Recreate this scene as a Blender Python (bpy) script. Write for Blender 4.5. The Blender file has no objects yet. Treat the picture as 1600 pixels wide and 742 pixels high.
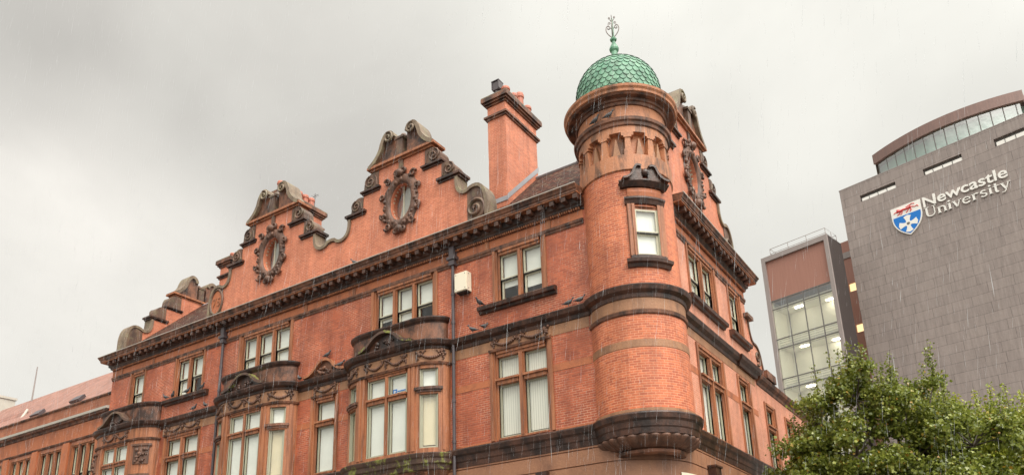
import bpy, bmesh, math, random
from math import sin, cos, pi, radians, sqrt, hypot, atan2
from mathutils import Vector, Matrix, noise
random.seed(7)
SC = bpy.context.scene
COL = SC.collection
# ------------------------------------------------------------------ camera
cam_d = bpy.data.cameras.new('camera'); cam = bpy.data.objects.new('camera', cam_d); COL.objects.link(cam)
CP = Vector((8.30, -20.95, 1.6))
cr, cu, cf = Vector((.8349, .5495, -.0305)), Vector((.1909, -.2371, .9525)), Vector((-.5162, .8011, .3029))
m = Matrix.Identity(4)
for i in range(3):
    m[i][0], m[i][1], m[i][2], m[i][3] = cr[i], cu[i], -cf[i], CP[i]
cam.matrix_world = m
cam_d.sensor_width = 36; cam_d.sensor_fit = 'HORIZONTAL'
cam_d.lens = 27.696; cam_d.shift_y = .1431
cam_d.clip_start = .1; cam_d.clip_end = 3000
SC.camera = cam
# ------------------------------------------------------------------ sky + sun
SUN_EL, SUN_AZ = radians(52), radians(117)       # azimuth clockwise from +Y
W = bpy.data.worlds.new('World'); SC.world = W; W.use_nodes = True
nt = W.node_tree; nt.nodes.clear()
def N(t, **k):
    n = nt.nodes.new(t)
    for a, b in k.items(): setattr(n, a, b)
    return n
def L(a, b): nt.links.new(a, b)
def VAL(x): return x
def MATH(op, a, b=None, c=None, clamp=False):
    n = N('ShaderNodeMath', operation=op, use_clamp=clamp)
    for i, v in enumerate((a, b, c)):
        if v is None: continue
        if isinstance(v, (int, float)): n.inputs[i].default_value = v
        else: L(v, n.inputs[i])
    return n.outputs[0]
def RAMP(f, stops):
    n = N('ShaderNodeValToRGB'); e = n.color_ramp.elements
    while len(e) < len(stops): e.new(.5)
    for s, (p, c) in zip(e, stops):
        s.position = p; s.color = (*c, 1) if len(c) == 3 else c
    L(f, n.inputs[0]); return n.outputs[0]
def MIX(fac, a, b, mode='MIX'):
    n = N('ShaderNodeMix', data_type='RGBA', blend_type=mode)
    for s, v in ((n.inputs[0], fac), (n.inputs[6], a), (n.inputs[7], b)):
        if isinstance(v, (int, float)): s.default_value = v
        elif isinstance(v, tuple): s.default_value = (*v, 1) if len(v) == 3 else v
        else: L(v, s)
    return n.outputs[2]
def NOISE(vec, scale, detail=4, rough=.55, dist=0.):
    n = N('ShaderNodeTexNoise'); n.inputs['Scale'].default_value = scale
    n.inputs['Detail'].default_value = detail; n.inputs['Roughness'].default_value = rough
    n.inputs['Distortion'].default_value = dist
    if vec is not None: L(vec, n.inputs['Vector'])
    return n.outputs['Fac']
def MAPV(vec, scale=(1, 1, 1), loc=(0, 0, 0)):
    n = N('ShaderNodeMapping'); n.inputs['Scale'].default_value = scale; n.inputs['Location'].default_value = loc
    L(vec, n.inputs['Vector']); return n.outputs[0]
sky = N('ShaderNodeTexSky', sky_type='NISHITA'); sky.sun_disc = False
sky.sun_elevation = SUN_EL; sky.sun_rotation = SUN_AZ
tc = N('ShaderNodeTexCoord'); D = tc.outputs['Generated']
sep = N('ShaderNodeSeparateXYZ'); L(D, sep.inputs[0])
elev = MATH('MAXIMUM', sep.outputs[2], 0.)
grad = MATH('MULTIPLY_ADD', elev, .58, .53)                      # overcast sky: brighter towards the zenith
def blob(d, a, b):                                                # a bank of cloud round a direction of the sky
    n = N('ShaderNodeVectorMath', operation='DOT_PRODUCT'); L(D, n.inputs[0]); n.inputs[1].default_value = d
    r = N('ShaderNodeMapRange', interpolation_type='SMOOTHSTEP'); L(n.outputs['Value'], r.inputs[0])
    r.inputs[1].default_value = a; r.inputs[2].default_value = b; return r.outputs[0]
wob = NOISE(D, 2.6, 6, .55, .6)
grey = MATH('MULTIPLY', blob((-.742, .43, .515), .90, .995), MATH('MULTIPLY_ADD', wob, 1.6, .05), clamp=True)
lite = MATH('MULTIPLY', blob((-.86, .39, .335), .955, .997), MATH('MULTIPLY_ADD', wob, 1.7, -.1), clamp=True)
lite2 = blob((.05, .88, .48), .80, .99)
soft = NOISE(MAPV(D, (1, 1, 1.6)), 1.7, 7, .5, .3)
lum = MATH('MULTIPLY', grad, MATH('MULTIPLY_ADD', soft, .85, .575))
lum = MATH('MULTIPLY', lum, MATH('MULTIPLY_ADD', grey, -.22, 1.))
lum = MATH('MULTIPLY', lum, MATH('MULTIPLY_ADD', lite, .75, 1.))
lum = MATH('MULTIPLY', lum, MATH('MULTIPLY_ADD', lite2, .03, 1.))
sunlobe = blob((sin(SUN_AZ)*cos(SUN_EL), cos(SUN_AZ)*cos(SUN_EL), sin(SUN_EL)), .15, 1.)    # the veiled sun lights the cloud around it
lum = MATH('MULTIPLY', lum, MATH('MULTIPLY_ADD', sunlobe, 2.4, 1.))
tint = MIX(MATH('MULTIPLY_ADD', grey, .9, 0.), (1., .983, .905), (1., .958, .885))
vm = N('ShaderNodeVectorMath', operation='SCALE'); L(tint, vm.inputs[0]); L(MATH('MULTIPLY', lum, 5.3), vm.inputs['Scale'])
mixed = MIX(.03, vm.outputs[0], sky.outputs[0])
bg = N('ShaderNodeBackground'); L(mixed, bg.inputs[0]); bg.inputs[1].default_value = .1
wo = N('ShaderNodeOutputWorld'); L(bg.outputs[0], wo.inputs[0])
sd_ = bpy.data.lights.new('sun', 'SUN'); sd_.energy = 1.5; sd_.angle = radians(35); sd_.color = (1, .95, .88)
sun = bpy.data.objects.new('sun', sd_); COL.objects.link(sun)
sdir = Vector((sin(SUN_AZ)*cos(SUN_EL), cos(SUN_AZ)*cos(SUN_EL), sin(SUN_EL)))
sun.rotation_euler = sdir.to_track_quat('Z', 'Y').to_euler(); sun.location = (20, -20, 40)
SC.view_settings.view_transform = 'Standard'; SC.view_settings.look = 'None'
SC.view_settings.exposure = .82; SC.view_settings.gamma = 1; SC.view_settings.use_curve_mapping = False

# ------------------------------------------------------------------ materials
MATS = {}
def newmat(name):
    global nt
    mt = bpy.data.materials.new(name); mt.use_nodes = True; nt = mt.node_tree; nt.nodes.clear()
    o = N('ShaderNodeOutputMaterial'); MATS[name] = mt
    return mt, o
def PRINC(color, rough=.6, spec=.5, bump=None, bstr=.4, bdist=.02, metal=0.):
    p = N('ShaderNodeBsdfPrincipled')
    for s, v in (('Base Color', color), ('Roughness', rough), ('Metallic', metal), ('Specular IOR Level', spec)):
        if isinstance(v, (int, float)): p.inputs[s].default_value = v
        elif isinstance(v, tuple): p.inputs[s].default_value = (*v, 1)
        else: L(v, p.inputs[s])
    if bump is not None:
        b = N('ShaderNodeBump'); b.inputs['Strength'].default_value = bstr; b.inputs['Distance'].default_value = bdist
        L(bump, b.inputs['Height']); L(b.outputs[0], p.inputs['Normal'])
    return p.outputs[0]
def coord():
    g = N('ShaderNodeNewGeometry'); return g.outputs['Position']
def uvc():
    return N('ShaderNodeTexCoord').outputs['UV']
def brick_mat(name, c1, c2, mortar, bw=.235, rh=.0775, ms=.008, pale=(.55, .30, .2), rough=.5, varsc=.5, soot=(.16, .05, .03), sootamt=.35, offset=.5, bstr=.5, spec=.5):
    mt, o = newmat(name); uv = uvc(); P = coord()
    b = N('ShaderNodeTexBrick'); b.inputs['Scale'].default_value = 1; b.inputs['Brick Width'].default_value = bw
    b.inputs['Row Height'].default_value = rh; b.inputs['Mortar Size'].default_value = ms; b.inputs['Mortar Smooth'].default_value = .2
    b.inputs['Bias'].default_value = -.1; b.offset = offset
    b.inputs['Color1'].default_value = (*c1, 1); b.inputs['Color2'].default_value = (*c2, 1)
    L(uv, b.inputs['Vector'])
    patch = RAMP(NOISE(P, .55, 5, .6, .4), [(.42, (0, 0, 0)), (.66, (1, 1, 1))])
    L(MIX(patch, mortar, pale), b.inputs['Mortar'])
    big = RAMP(NOISE(MAPV(P, (1, 1, .45)), varsc, 6, .62, .3), [(.36, (1, 1, 1)), (.7, (0, 0, 0))])
    col = MIX(MATH('MULTIPLY', big, sootamt), b.outputs['Color'], soot)
    fine = NOISE(P, 9, 3, .6)
    col = MIX(MATH('MULTIPLY', RAMP(fine, [(.5, (0, 0, 0)), (.75, (1, 1, 1))]), .35), col, tuple(x*.45 for x in c1))
    run = RAMP(NOISE(MAPV(P, (1.6, 1.6, .22)), 1.1, 6, .7, .3), [(.47, (0, 0, 0)), (.68, (1, 1, 1))])
    col = MIX(MATH('MULTIPLY', run, .42), col, tuple(x*.38 for x in c2))
    hsv = N('ShaderNodeHueSaturation'); L(col, hsv.inputs['Color']); L(MATH('MULTIPLY_ADD', NOISE(P, 1.1, 4, .65), .8, .68), hsv.inputs['Value']); hsv.inputs['Saturation'].default_value = 1.02; hsv.inputs['Hue'].default_value = .499
    rough = MATH('MULTIPLY_ADD', NOISE(MAPV(P, (1.5, 1.5, .4)), 1.2, 4), .7, rough-.28)
    L(PRINC(hsv.outputs[0], rough, spec, MATH('SUBTRACT', 1., b.outputs['Fac']), bstr, .012), o.inputs[0]); return mt
def stone_mat(name, c1, c2, dark, damt=.6, streak=(3., 3., .5), lo=.42, hi=.66, rough=.55, sc=1., moss=None, mossamt=.5, mlo=.5, mhi=.62):
    mt, o = newmat(name); P = coord()
    col = MIX(NOISE(P, 2.2*sc, 5, .6), c1, c2)
    st = RAMP(NOISE(MAPV(P, streak), 1.3*sc, 7, .68, .25), [(lo, (0, 0, 0)), (hi, (1, 1, 1))])
    col = MIX(MATH('MULTIPLY', st, damt), col, dark)
    if moss:
        mm = RAMP(NOISE(MAPV(P, (1, 1, 1), (5, 3, 1)), 2.4, 6, .65), [(mlo, (0, 0, 0)), (mhi, (1, 1, 1))])
        col = MIX(MATH('MULTIPLY', mm, mossamt), col, moss)
    fine = NOISE(P, 22*sc, 4, .6)
    col = MIX(MATH('MULTIPLY', RAMP(fine, [(.45, (0, 0, 0)), (.75, (1, 1, 1))]), .3), col, dark)
    L(PRINC(col, rough, .5, NOISE(P, 14*sc, 5, .6), .5, .02), o.inputs[0]); return mt
def flat_mat(name, c, rough=.5, var=.15, spec=.5, metal=0., sc=3.):
    mt, o = newmat(name); P = coord()
    col = MIX(MATH('MULTIPLY', NOISE(P, sc, 5, .6), 1.), tuple(x*(1-var) for x in c), tuple(min(1, x*(1+var)) for x in c))
    L(PRINC(col, rough, spec, metal=metal), o.inputs[0]); return mt
M_BRICK = brick_mat('brick_red', (.54, .138, .062), (.33, .075, .038), (.42, .16, .09), pale=(.72, .42, .28), sootamt=.42, ms=.010)
M_BRICKG = brick_mat('brick_gable', (.66, .225, .12), (.53, .16, .085), (.64, .3, .19), pale=(.68, .36, .24), ms=.008, sootamt=.2)
M_BRICK_SHEEN = brick_mat('brick_side_sheen', (.68, .28, .175), (.58, .215, .13), (.7, .39, .28), pale=(.7, .4, .28), ms=.011, sootamt=.15, rough=.36)  # paler, pinker side brick: wet sheen at grazing angle is put into the colour
M_BRICKT = brick_mat('brick_turret', (.64, .185, .08), (.41, .1, .048), (.68, .31, .18), pale=(.68, .34, .2), ms=.009, sootamt=.2)
M_RED = stone_mat('stone_red', (.47, .19, .085), (.37, .125, .055), (.09, .035, .02), .8, (5, 5, .3), .42, .66)
M_FRIEZE = stone_mat('stone_orange', (.50, .165, .065), (.40, .12, .05), (.14, .05, .03), .7, (1.4, 1.4, .8), .5, .72)
M_BUFF = stone_mat('stone_buff', (.40, .205, .105), (.33, .15, .075), (.12, .06, .035), .75, (1.6, 1.6, .5), .45, .7)
M_SOOT = stone_mat('stone_sooty', (.06, .026, .017), (.14, .058, .034), (.012, .007, .006), .88, (2., 2., 1.), .36, .6, rough=.34)
M_SOOTR = stone_mat('stone_sooty_red', (.3, .125, .066), (.18, .072, .04), (.018, .01, .008), .9, (1.6, 1.6, 1.), .4, .6, rough=.5)
M_MOD = stone_mat('stone_modillion', (.15, .07, .045), (.07, .032, .022), (.02, .01, .008), .8, (3, 3, 3), .42, .6, rough=.5)
M_CARV = stone_mat('stone_carved', (.22, .1, .058), (.13, .06, .037), (.03, .018, .014), .8, (2, 2, .8), .4, .64)
M_COPE = stone_mat('stone_coping', (.27, .2, .135), (.2, .135, .09), (.07, .045, .03), .75, (2.2, 2.2, .8), .42, .66, moss=(.3, .28, .16), mossamt=.45)
M_COPED = stone_mat('stone_coping_dark', (.2, .1, .065), (.15, .085, .055), (.04, .025, .02), .8, (2.2, 2.2, .8), .4, .64, moss=(.22, .2, .11), mossamt=.35)
M_MOSS = stone_mat('stone_mossy', (.12, .06, .04), (.09, .05, .035), (.03, .02, .015), .7, (2, 2, 1), moss=(.27, .29, .06), mossamt=.9, mlo=.53, mhi=.62)
M_ASHLAR = stone_mat('stone_ashlar', (.36, .175, .095), (.29, .125, .066), (.12, .055, .035), .7, (.8, .8, .5), .45, .7)
M_DRUM = stone_mat('stone_drum', (.55, .235, .11), (.43, .16, .075), (.11, .055, .032), .85, (2.2, 2.2, .55), .47, .62)
M_TILE = brick_mat('roof_tile', (.17, .055, .033), (.09, .032, .022), (.03, .015, .012), bw=.2, rh=.13, ms=.016, pale=(.1, .07, .05), soot=(.22, .16, .11), sootamt=.5, varsc=2.2, rough=.75, bstr=1., spec=.12)
def tile_mat():
    mt, o = newmat('roof_tile_dark'); uv = uvc(); P = coord()
    b = N('ShaderNodeTexBrick'); b.inputs['Scale'].default_value = 1; b.inputs['Brick Width'].default_value = .24; b.inputs['Row Height'].default_value = .19
    b.inputs['Mortar Size'].default_value = .018; b.inputs['Mortar Smooth'].default_value = .6
    b.inputs['Color1'].default_value = (.13, .045, .03, 1); b.inputs['Color2'].default_value = (.05, .022, .016, 1); b.inputs['Mortar'].default_value = (.015, .008, .007, 1); L(uv, b.inputs['Vector'])
    col = MIX(RAMP(NOISE(P, 3.2, 5, .7), [(.5, (0, 0, 0)), (.64, (1, 1, 1))]), b.outputs['Color'], (.16, .115, .08))
    col = MIX(RAMP(NOISE(P, 5.5, 4, .7), [(.52, (0, 0, 0)), (.62, (1, 1, 1))]), col, (.03, .015, .012))
    L(PRINC(col, .7, .15, MATH('SUBTRACT', 1., b.outputs['Fac']), 1., .03), o.inputs[0]); return mt
M_TILE = tile_mat()
M_TILEP = brick_mat('roof_tile_pink', (.38, .185, .14), (.27, .13, .1), (.2, .09, .07), bw=.34, rh=.24, ms=.02, pale=(.26, .12, .09), soot=(.3, .17, .13), sootamt=.4, rough=.5, bstr=.9)
M_RBRICK = brick_mat('range_brick', (.42, .16, .08), (.33, .11, .055), (.4, .2, .12), bw=.4, rh=.15, ms=.008, sootamt=.45)
M_LEAD = flat_mat('lead', (.33, .33, .35), .45, .2)
M_LEDGE = flat_mat('pale_ledge', (.5, .46, .4), .35, .2)
M_PIPE = flat_mat('cast_iron', (.075, .06, .065), .35, .3)
M_SASH = flat_mat('sash_paint', (.56, .53, .4), .4, .12)
M_SASHG = flat_mat('sash_paint_grey', (.4, .39, .29), .4, .12)
M_DARK = flat_mat('dark_gap', (.03, .025, .022), .6, .2)
M_BLIND = flat_mat('white_blind', (.87, .86, .81), .8, .12, sc=1.4)
M_BLINDW = flat_mat('cream_blind', (.72, .62, .44), .8, .16, sc=1.6)
M_CREAM = flat_mat('cream_box', (.82, .74, .58), .4, .04)
M_POT = flat_mat('terracotta_pot', (.44, .14, .085), .55, .25)
M_ROOM = flat_mat('room_wall', (.2, .17, .14), .8, .3, sc=.6)
M_SIGNW = flat_mat('sign_white', (.85, .83, .78), .4, .03)
M_BLUE = flat_mat('sign_blue', (.0, .17, .58), .4, .03)
M_SRED = flat_mat('sign_red', (.75, .09, .09), .4, .03)
M_FRAME = flat_mat('tower_frame', (.30, .255, .24), .5, .1, sc=1.)
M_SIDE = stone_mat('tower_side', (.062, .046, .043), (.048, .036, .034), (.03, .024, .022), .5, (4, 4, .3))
M_MULL = flat_mat('mullion_grey', (.16, .15, .14), .4, .1)
M_WHITE = flat_mat('office_white', (.8, .78, .7), .7, .05)
M_PIG = stone_mat('feathers', (.12, .115, .12), (.07, .068, .07), (.025, .024, .026), .6, (6, 6, 6), rough=.5)
M_BARK = stone_mat('bark', (.11, .08, .055), (.07, .05, .035), (.03, .022, .016), .6, (8, 8, 1))
def copper_mat():
    mt, o = newmat('copper_green'); P = coord()
    g = N('ShaderNodeNewGeometry')
    col = RAMP(g.outputs['Random Per Island'], [(0., (.09, .235, .15)), (.5, (.14, .32, .205)), (1., (.2, .385, .26))])
    col = MIX(MATH('MULTIPLY', RAMP(NOISE(P, 5, 5, .65), [(.46, (0, 0, 0)), (.62, (1, 1, 1))]), .75), col, (.065, .12, .08))
    col = MIX(MATH('MULTIPLY', RAMP(NOISE(MAPV(P, (3, 3, .6)), 2.2, 5, .7), [(.52, (0, 0, 0)), (.66, (1, 1, 1))]), .5), col, (.3, .46, .36))
    L(PRINC(col, .5, .4), o.inputs[0]); return mt
M_COPPER = copper_mat()
def glass_mat(name, tint=(.9, .95, .93), base=.1, ior=1.5):
    mt, o = newmat(name)
    t = N('ShaderNodeBsdfTransparent'); t.inputs[0].default_value = (*tint, 1)
    g = N('ShaderNodeBsdfGlossy'); g.inputs['Roughness'].default_value = .03
    nb = N('ShaderNodeBump'); nb.inputs['Strength'].default_value = .12; nb.inputs['Distance'].default_value = .3; L(NOISE(coord(), 1.1, 2), nb.inputs['Height']); L(nb.outputs[0], g.inputs['Normal'])
    lw_ = N('ShaderNodeLayerWeight'); lw_.inputs[0].default_value = .5; fo = MATH('MULTIPLY', MATH('POWER', lw_.outputs['Facing'], 4.), .8)
    mx = N('ShaderNodeMixShader'); L(MATH('ADD', fo, base, clamp=True), mx.inputs[0]); L(t.outputs[0], mx.inputs[1]); L(g.outputs[0], mx.inputs[2])
    L(mx.outputs[0], o.inputs[0]); return mt
M_GLASS = glass_mat('window_glass', (.95, .97, .95), .1)
M_GLASST = glass_mat('tower_glass', (.95, .97, .9), .3)
M_GLASSD = glass_mat('drum_glass', (.8, .93, .87), .4)
def vblind_mat():
    mt, o = newmat('vertical_blind'); P = coord()
    w = N('ShaderNodeTexWave', wave_type='BANDS', bands_direction='X'); w.inputs['Scale'].default_value = 3.6; L(P, w.inputs[0])
    col = MIX(RAMP(w.outputs['Fac'], [(.0, (0, 0, 0)), (.25, (1, 1, 1))]), (.6, .57, .5), (.85, .82, .74))
    L(PRINC(col, .8), o.inputs[0]); return mt
M_VBLIND = vblind_mat(); M_GREYB = flat_mat('grey_blind', (.42, .41, .38), .8, .3, sc=4.)
def slate_mat():
    mt, o = newmat('slate_cladding'); uv = uvc(); P = coord()
    b = N('ShaderNodeTexBrick'); b.inputs['Scale'].default_value = 1; b.inputs['Brick Width'].default_value = 2.1
    b.inputs['Row Height'].default_value = .95; b.inputs['Mortar Size'].default_value = .022; b.inputs['Mortar Smooth'].default_value = .4; b.offset = .37; b.squash = .8; b.squash_frequency = 3
    b.inputs['Color1'].default_value = (.31, .258, .235, 1); b.inputs['Color2'].default_value = (.265, .22, .202, 1); b.inputs['Mortar'].default_value = (.125, .1, .093, 1)
    L(uv, b.inputs['Vector'])
    col = MIX(MATH('MULTIPLY', RAMP(NOISE(MAPV(P, (5, 5, .45)), 1., 7, .7), [(.42, (0, 0, 0)), (.68, (1, 1, 1))]), .6), b.outputs['Color'], (.39, .33, .305))
    col = MIX(MATH('MULTIPLY', RAMP(NOISE(MAPV(P, (3, 3, .35), (7, 2, 1)), 1.3, 6, .7), [(.44, (0, 0, 0)), (.72, (1, 1, 1))]), .4), col, (.18, .15, .14))
    L(PRINC(col, .5, .4, NOISE(P, 3, 5), .3, .05), o.inputs[0]); return mt
M_SLATE = slate_mat()
def panel_mat():
    mt, o = newmat('copper_panel'); P = coord()
    col = MIX(NOISE(MAPV(P, (6, 6, .3)), 1.6, 5, .6), (.40, .20, .15), (.29, .135, .1))
    L(PRINC(col, .5, .4), o.inputs[0]); return mt
M_PANEL = panel_mat()
M_DRUMP = stone_mat('drum_panel', (.27, .16, .135), (.22, .135, .115), (.15, .1, .09), .5, (4, 4, .3))
def emis(name, c, s):
    mt, o = newmat(name); e = N('ShaderNodeEmission'); e.inputs[0].default_value = (*c, 1); e.inputs[1].default_value = s; L(e.outputs[0], o.inputs[0]); return mt
M_LAMP = emis('ceiling_lamp', (1, .93, .76), 15.); M_LITW = emis('lit_window', (1, .72, .36), .85)
def leaf_mat(name, a, b, c):
    mt, o = newmat(name); g = N('ShaderNodeNewGeometry')
    col = RAMP(g.outputs['Random Per Island'], [(0., a), (.5, b), (.96, c), (.998, (.42, .2, .03))])
    p = PRINC(col, .24, .6); t = N('ShaderNodeBsdfTranslucent'); L(MIX(.35, col, (.35, .4, .05)), t.inputs[0])
    mx = N('ShaderNodeMixShader'); mx.inputs[0].default_value = .3; L(p, mx.inputs[1]); L(t.outputs[0], mx.inputs[2]); L(mx.outputs[0], o.inputs[0]); return mt
M_LEAF = leaf_mat('leaf_green', (.075, .1, .017), (.165, .2, .032), (.34, .37, .085))
M_LEAFY = leaf_mat('leaf_yellow_green', (.13, .17, .02), (.27, .31, .036), (.45, .46, .08))
M_ASPHALT = stone_mat('asphalt', (.06, .06, .06), (.045, .045, .045), (.03, .03, .03), .5, (1, 1, 1), rough=.3)
M_PAVE = brick_mat('paving', (.2, .18, .16), (.17, .155, .14), (.1, .09, .08), bw=.6, rh=.45, ms=.01, pale=(.12, .11, .1), soot=(.12, .11, .1), rough=.35)
M_KERB = flat_mat('kerb_stone', (.3, .29, .27), .5)
M_GROUND = stone_mat('ground_grey', (.14, .13, .12), (.11, .1, .09), (.07, .065, .06), .5, (1, 1, 1))

# ------------------------------------------------------------------ mesh helpers
class Frame:
    """local frame of a facade: u along it, w outwards, z up"""
    def __init__(s, O, e, n): s.O, s.e, s.n = Vector(O), Vector(e).normalized(), Vector(n).normalized()
    def p(s, u, w, z): return s.O + s.e*u + s.n*w + Vector((0, 0, z))
    def sub(s, u, w=0., z=0.): return Frame(s.p(u, w, z), s.e, s.n)
class MB:
    def __init__(s): s.v = []; s.f = []; s.uv = []; s.mi = []; s.sm = []
    def poly(s, pts, uvs=None, mi=0, smooth=False):
        b = len(s.v); s.v += [tuple(p) for p in pts]; s.f.append(tuple(range(b, b+len(pts)))); s.mi.append(mi); s.sm.append(smooth)
        if uvs is None:
            n = Vector((0, 0, 0)); P = [Vector(p) for p in pts]
            for i in range(len(P)):
                a, c = P[i]-P[0], P[(i+1) % len(P)]-P[0]; n += a.cross(c)
            if n.length < 1e-12: n = Vector((0, 0, 1))
            n.normalize()
            if abs(n.z) > .92: uvs = [(p.x, p.y) for p in P]
            else:
                h = Vector((n.y, -n.x, 0)).normalized()
                if h.x + h.y*.5 < 0: h = -h
                v = n.cross(h); v = v if v.z > 0 else -v
                k = 1/max(.3, v.z)
                uvs = [(p.dot(h), p.dot(v)) for p in P]
        s.uv.append(uvs)
    def quad(s, a, b, c, d, uvs=None, mi=0, smooth=False): s.poly([a, b, c, d], uvs, mi, smooth)
    def grid(s, rows, uvs=None, mi=0, smooth=True):
        """rows of shared vertices"""
        b = len(s.v); nr, nc = len(rows), len(rows[0])
        for r in rows: s.v += [tuple(p) for p in r]
        for i in range(nr-1):
            for j in range(nc-1):
                s.f.append((b+i*nc+j, b+i*nc+j+1, b+(i+1)*nc+j+1, b+(i+1)*nc+j)); s.mi.append(mi); s.sm.append(smooth)
                if uvs: s.uv.append([uvs[i][j], uvs[i][j+1], uvs[i+1][j+1], uvs[i+1][j]])
                else: s.uv.append([(0, 0)]*4)
    def hexa(s, P, mi=0):  # 8 pts: bottom 0-3, top 4-7
        for q in ((0, 3, 2, 1), (4, 5, 6, 7), (0, 1, 5, 4), (1, 2, 6, 5), (2, 3, 7, 6), (3, 0, 4, 7)):
            s.quad(*[P[i] for i in q], mi=mi)
    def fbox(s, F, u0, u1, w0, w1, z0, z1, mi=0):
        s.hexa([F.p(u0, w0, z0), F.p(u1, w0, z0), F.p(u1, w1, z0), F.p(u0, w1, z0), F.p(u0, w0, z1), F.p(u1, w0, z1), F.p(u1, w1, z1), F.p(u0, w1, z1)], mi)
    def prism(s, F, pts, w0, w1, mi=0, back=True):
        a = [F.p(u, w1, z) for u, z in pts]; b = [F.p(u, w0, z) for u, z in pts]
        uv = list(pts)
        s.poly(a, [(F.O.dot(F.e)+u, F.O.z+z) for u, z in pts], mi)
        if back: s.poly(b[::-1], [(F.O.dot(F.e)+u, F.O.z+z) for u, z in pts[::-1]], mi)
        for i in range(len(pts)):
            j = (i+1) % len(pts); s.quad(a[i], a[j], b[j], b[i], mi=mi)
    def strip(s, F, line, thick, w0, w1, mi=0, closed=False):
        """band of given thickness following a (u,z) polyline, extruded from w0 to w1"""
        n = len(line); off = []
        for i in range(n):
            a = line[(i-1) % n] if closed or i > 0 else line[i]; b = line[(i+1) % n] if closed or i < n-1 else line[i]
            t = Vector((b[0]-a[0], b[1]-a[1])); t = t.normalized() if t.length > 1e-9 else Vector((1, 0))
            off.append((line[i][0]-t.y*thick, line[i][1]+t.x*thick))
        rng = range(n if closed else n-1)
        for i in rng:
            j = (i+1) % n; A = [line[i], line[j], off[j], off[i]]
            f = [F.p(u, w1, z) for u, z in A]; k = [F.p(u, w0, z) for u, z in A]
            s.quad(*f, mi=mi); s.quad(*k[::-1], mi=mi); s.quad(f[0], k[0], k[1], f[1], mi=mi); s.quad(f[2], k[2], k[3], f[3], mi=mi)
        if not closed:
            for q in (0, n-1):
                s.quad(F.p(line[q][0], w0, line[q][1]), F.p(line[q][0], w1, line[q][1]), F.p(off[q][0], w1, off[q][1]), F.p(off[q][0], w0, off[q][1]), mi=mi)
    def moulding(s, path, prof, mi=0, caps=True, close_top=True, smooth=False):
        """sweep (projection, z) profile along a plan polyline whose outward side is to the RIGHT of travel"""
        n = len(path); nor = []
        for i in range(n):
            def seg(a, b):
                t = Vector((b[0]-a[0], b[1]-a[1])).normalized(); return Vector((t.y, -t.x))
            if i == 0: q = seg(path[0], path[1])
            elif i == n-1: q = seg(path[-2], path[-1])
            else:
                a, b = seg(path[i-1], path[i]), seg(path[i], path[i+1]); q = (a+b); q = q/max(.25, q.dot(a)) if q.length > 1e-6 else a
            nor.append(q)
        d = [0]
        for i in range(1, n): d.append(d[-1]+hypot(path[i][0]-path[i-1][0], path[i][1]-path[i-1][1]))
        for k in range(len(prof)-1):
            (p0, z0), (p1, z1) = prof[k], prof[k+1]
            for i in range(n-1):
                A = (path[i][0]+nor[i].x*p0, path[i][1]+nor[i].y*p0, z0); B = (path[i+1][0]+nor[i+1].x*p0, path[i+1][1]+nor[i+1].y*p0, z0)
                Cc = (path[i+1][0]+nor[i+1].x*p1, path[i+1][1]+nor[i+1].y*p1, z1); Dd = (path[i][0]+nor[i].x*p1, path[i][1]+nor[i].y*p1, z1)
                s.quad(A, B, Cc, Dd, [(d[i], z0), (d[i+1], z0), (d[i+1], z1), (d[i], z1)], mi, smooth)
        if caps:
            for i in (0, n-1):
                s.poly([(path[i][0]+nor[i].x*p, path[i][1]+nor[i].y*p, z) for p, z in prof], mi=mi)
    def lathe(s, c, prof, a0=0., a1=360., n=48, mi=0, smooth=False, skip=None, ur=1.):
        full = abs(a1-a0) >= 359.9
        A = [radians(a0+(a1-a0)*i/n) for i in range(n+1)]
        for k in range(len(prof)-1):
            (r0, z0), (r1, z1) = prof[k], prof[k+1]
            for i in range(n):
                if skip and skip(math.degrees(A[i]), math.degrees(A[i+1]), z0, z1): continue
                q = [(c[0]+r*cos(a), c[1]+r*sin(a), z) for r, a, z in ((r0, A[i], z0), (r0, A[i+1], z0), (r1, A[i+1], z1), (r1, A[i], z1))]
                s.quad(*q, [(A[i]*ur, z0), (A[i+1]*ur, z0), (A[i+1]*ur, z1), (A[i]*ur, z1)], mi, smooth)
    def tube(s, pts, r, n=6, mi=0, caps=True):
        P = [Vector(p) for p in pts]; R = r if isinstance(r, (list, tuple)) else [r]*len(P); rows = []
        up = Vector((0, 0, 1)); prev = None
        for i in range(len(P)):
            t = (P[min(i+1, len(P)-1)]-P[max(i-1, 0)]).normalized()
            if prev is None:
                x = t.cross(Vector((.31, .17, .93)) if abs(t.z) < .9 else Vector((1, 0, 0))).normalized()
            else:
                x = prev - t*prev.dot(t); x = x.normalized() if x.length > 1e-6 else t.orthogonal().normalized()
            prev = x; y = t.cross(x)
            rows.append([P[i]+(x*cos(2*pi*k/n)+y*sin(2*pi*k/n))*R[i] for k in range(n+1)])
        s.grid(rows, mi=mi)
        if caps: s.poly(rows[0][:n], mi=mi); s.poly(rows[-1][:n], mi=mi)
    def ball(s, c, r, mi=0, nu=8, nv=5, sc=(1, 1, 1)):
        rows = []
        for j in range(nv+1):
            b = -pi/2+pi*j/nv
            rows.append([(c[0]+r*sc[0]*cos(b)*cos(2*pi*i/nu), c[1]+r*sc[1]*cos(b)*sin(2*pi*i/nu), c[2]+r*sc[2]*sin(b)) for i in range(nu+1)])
        s.grid(rows, mi=mi)
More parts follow.
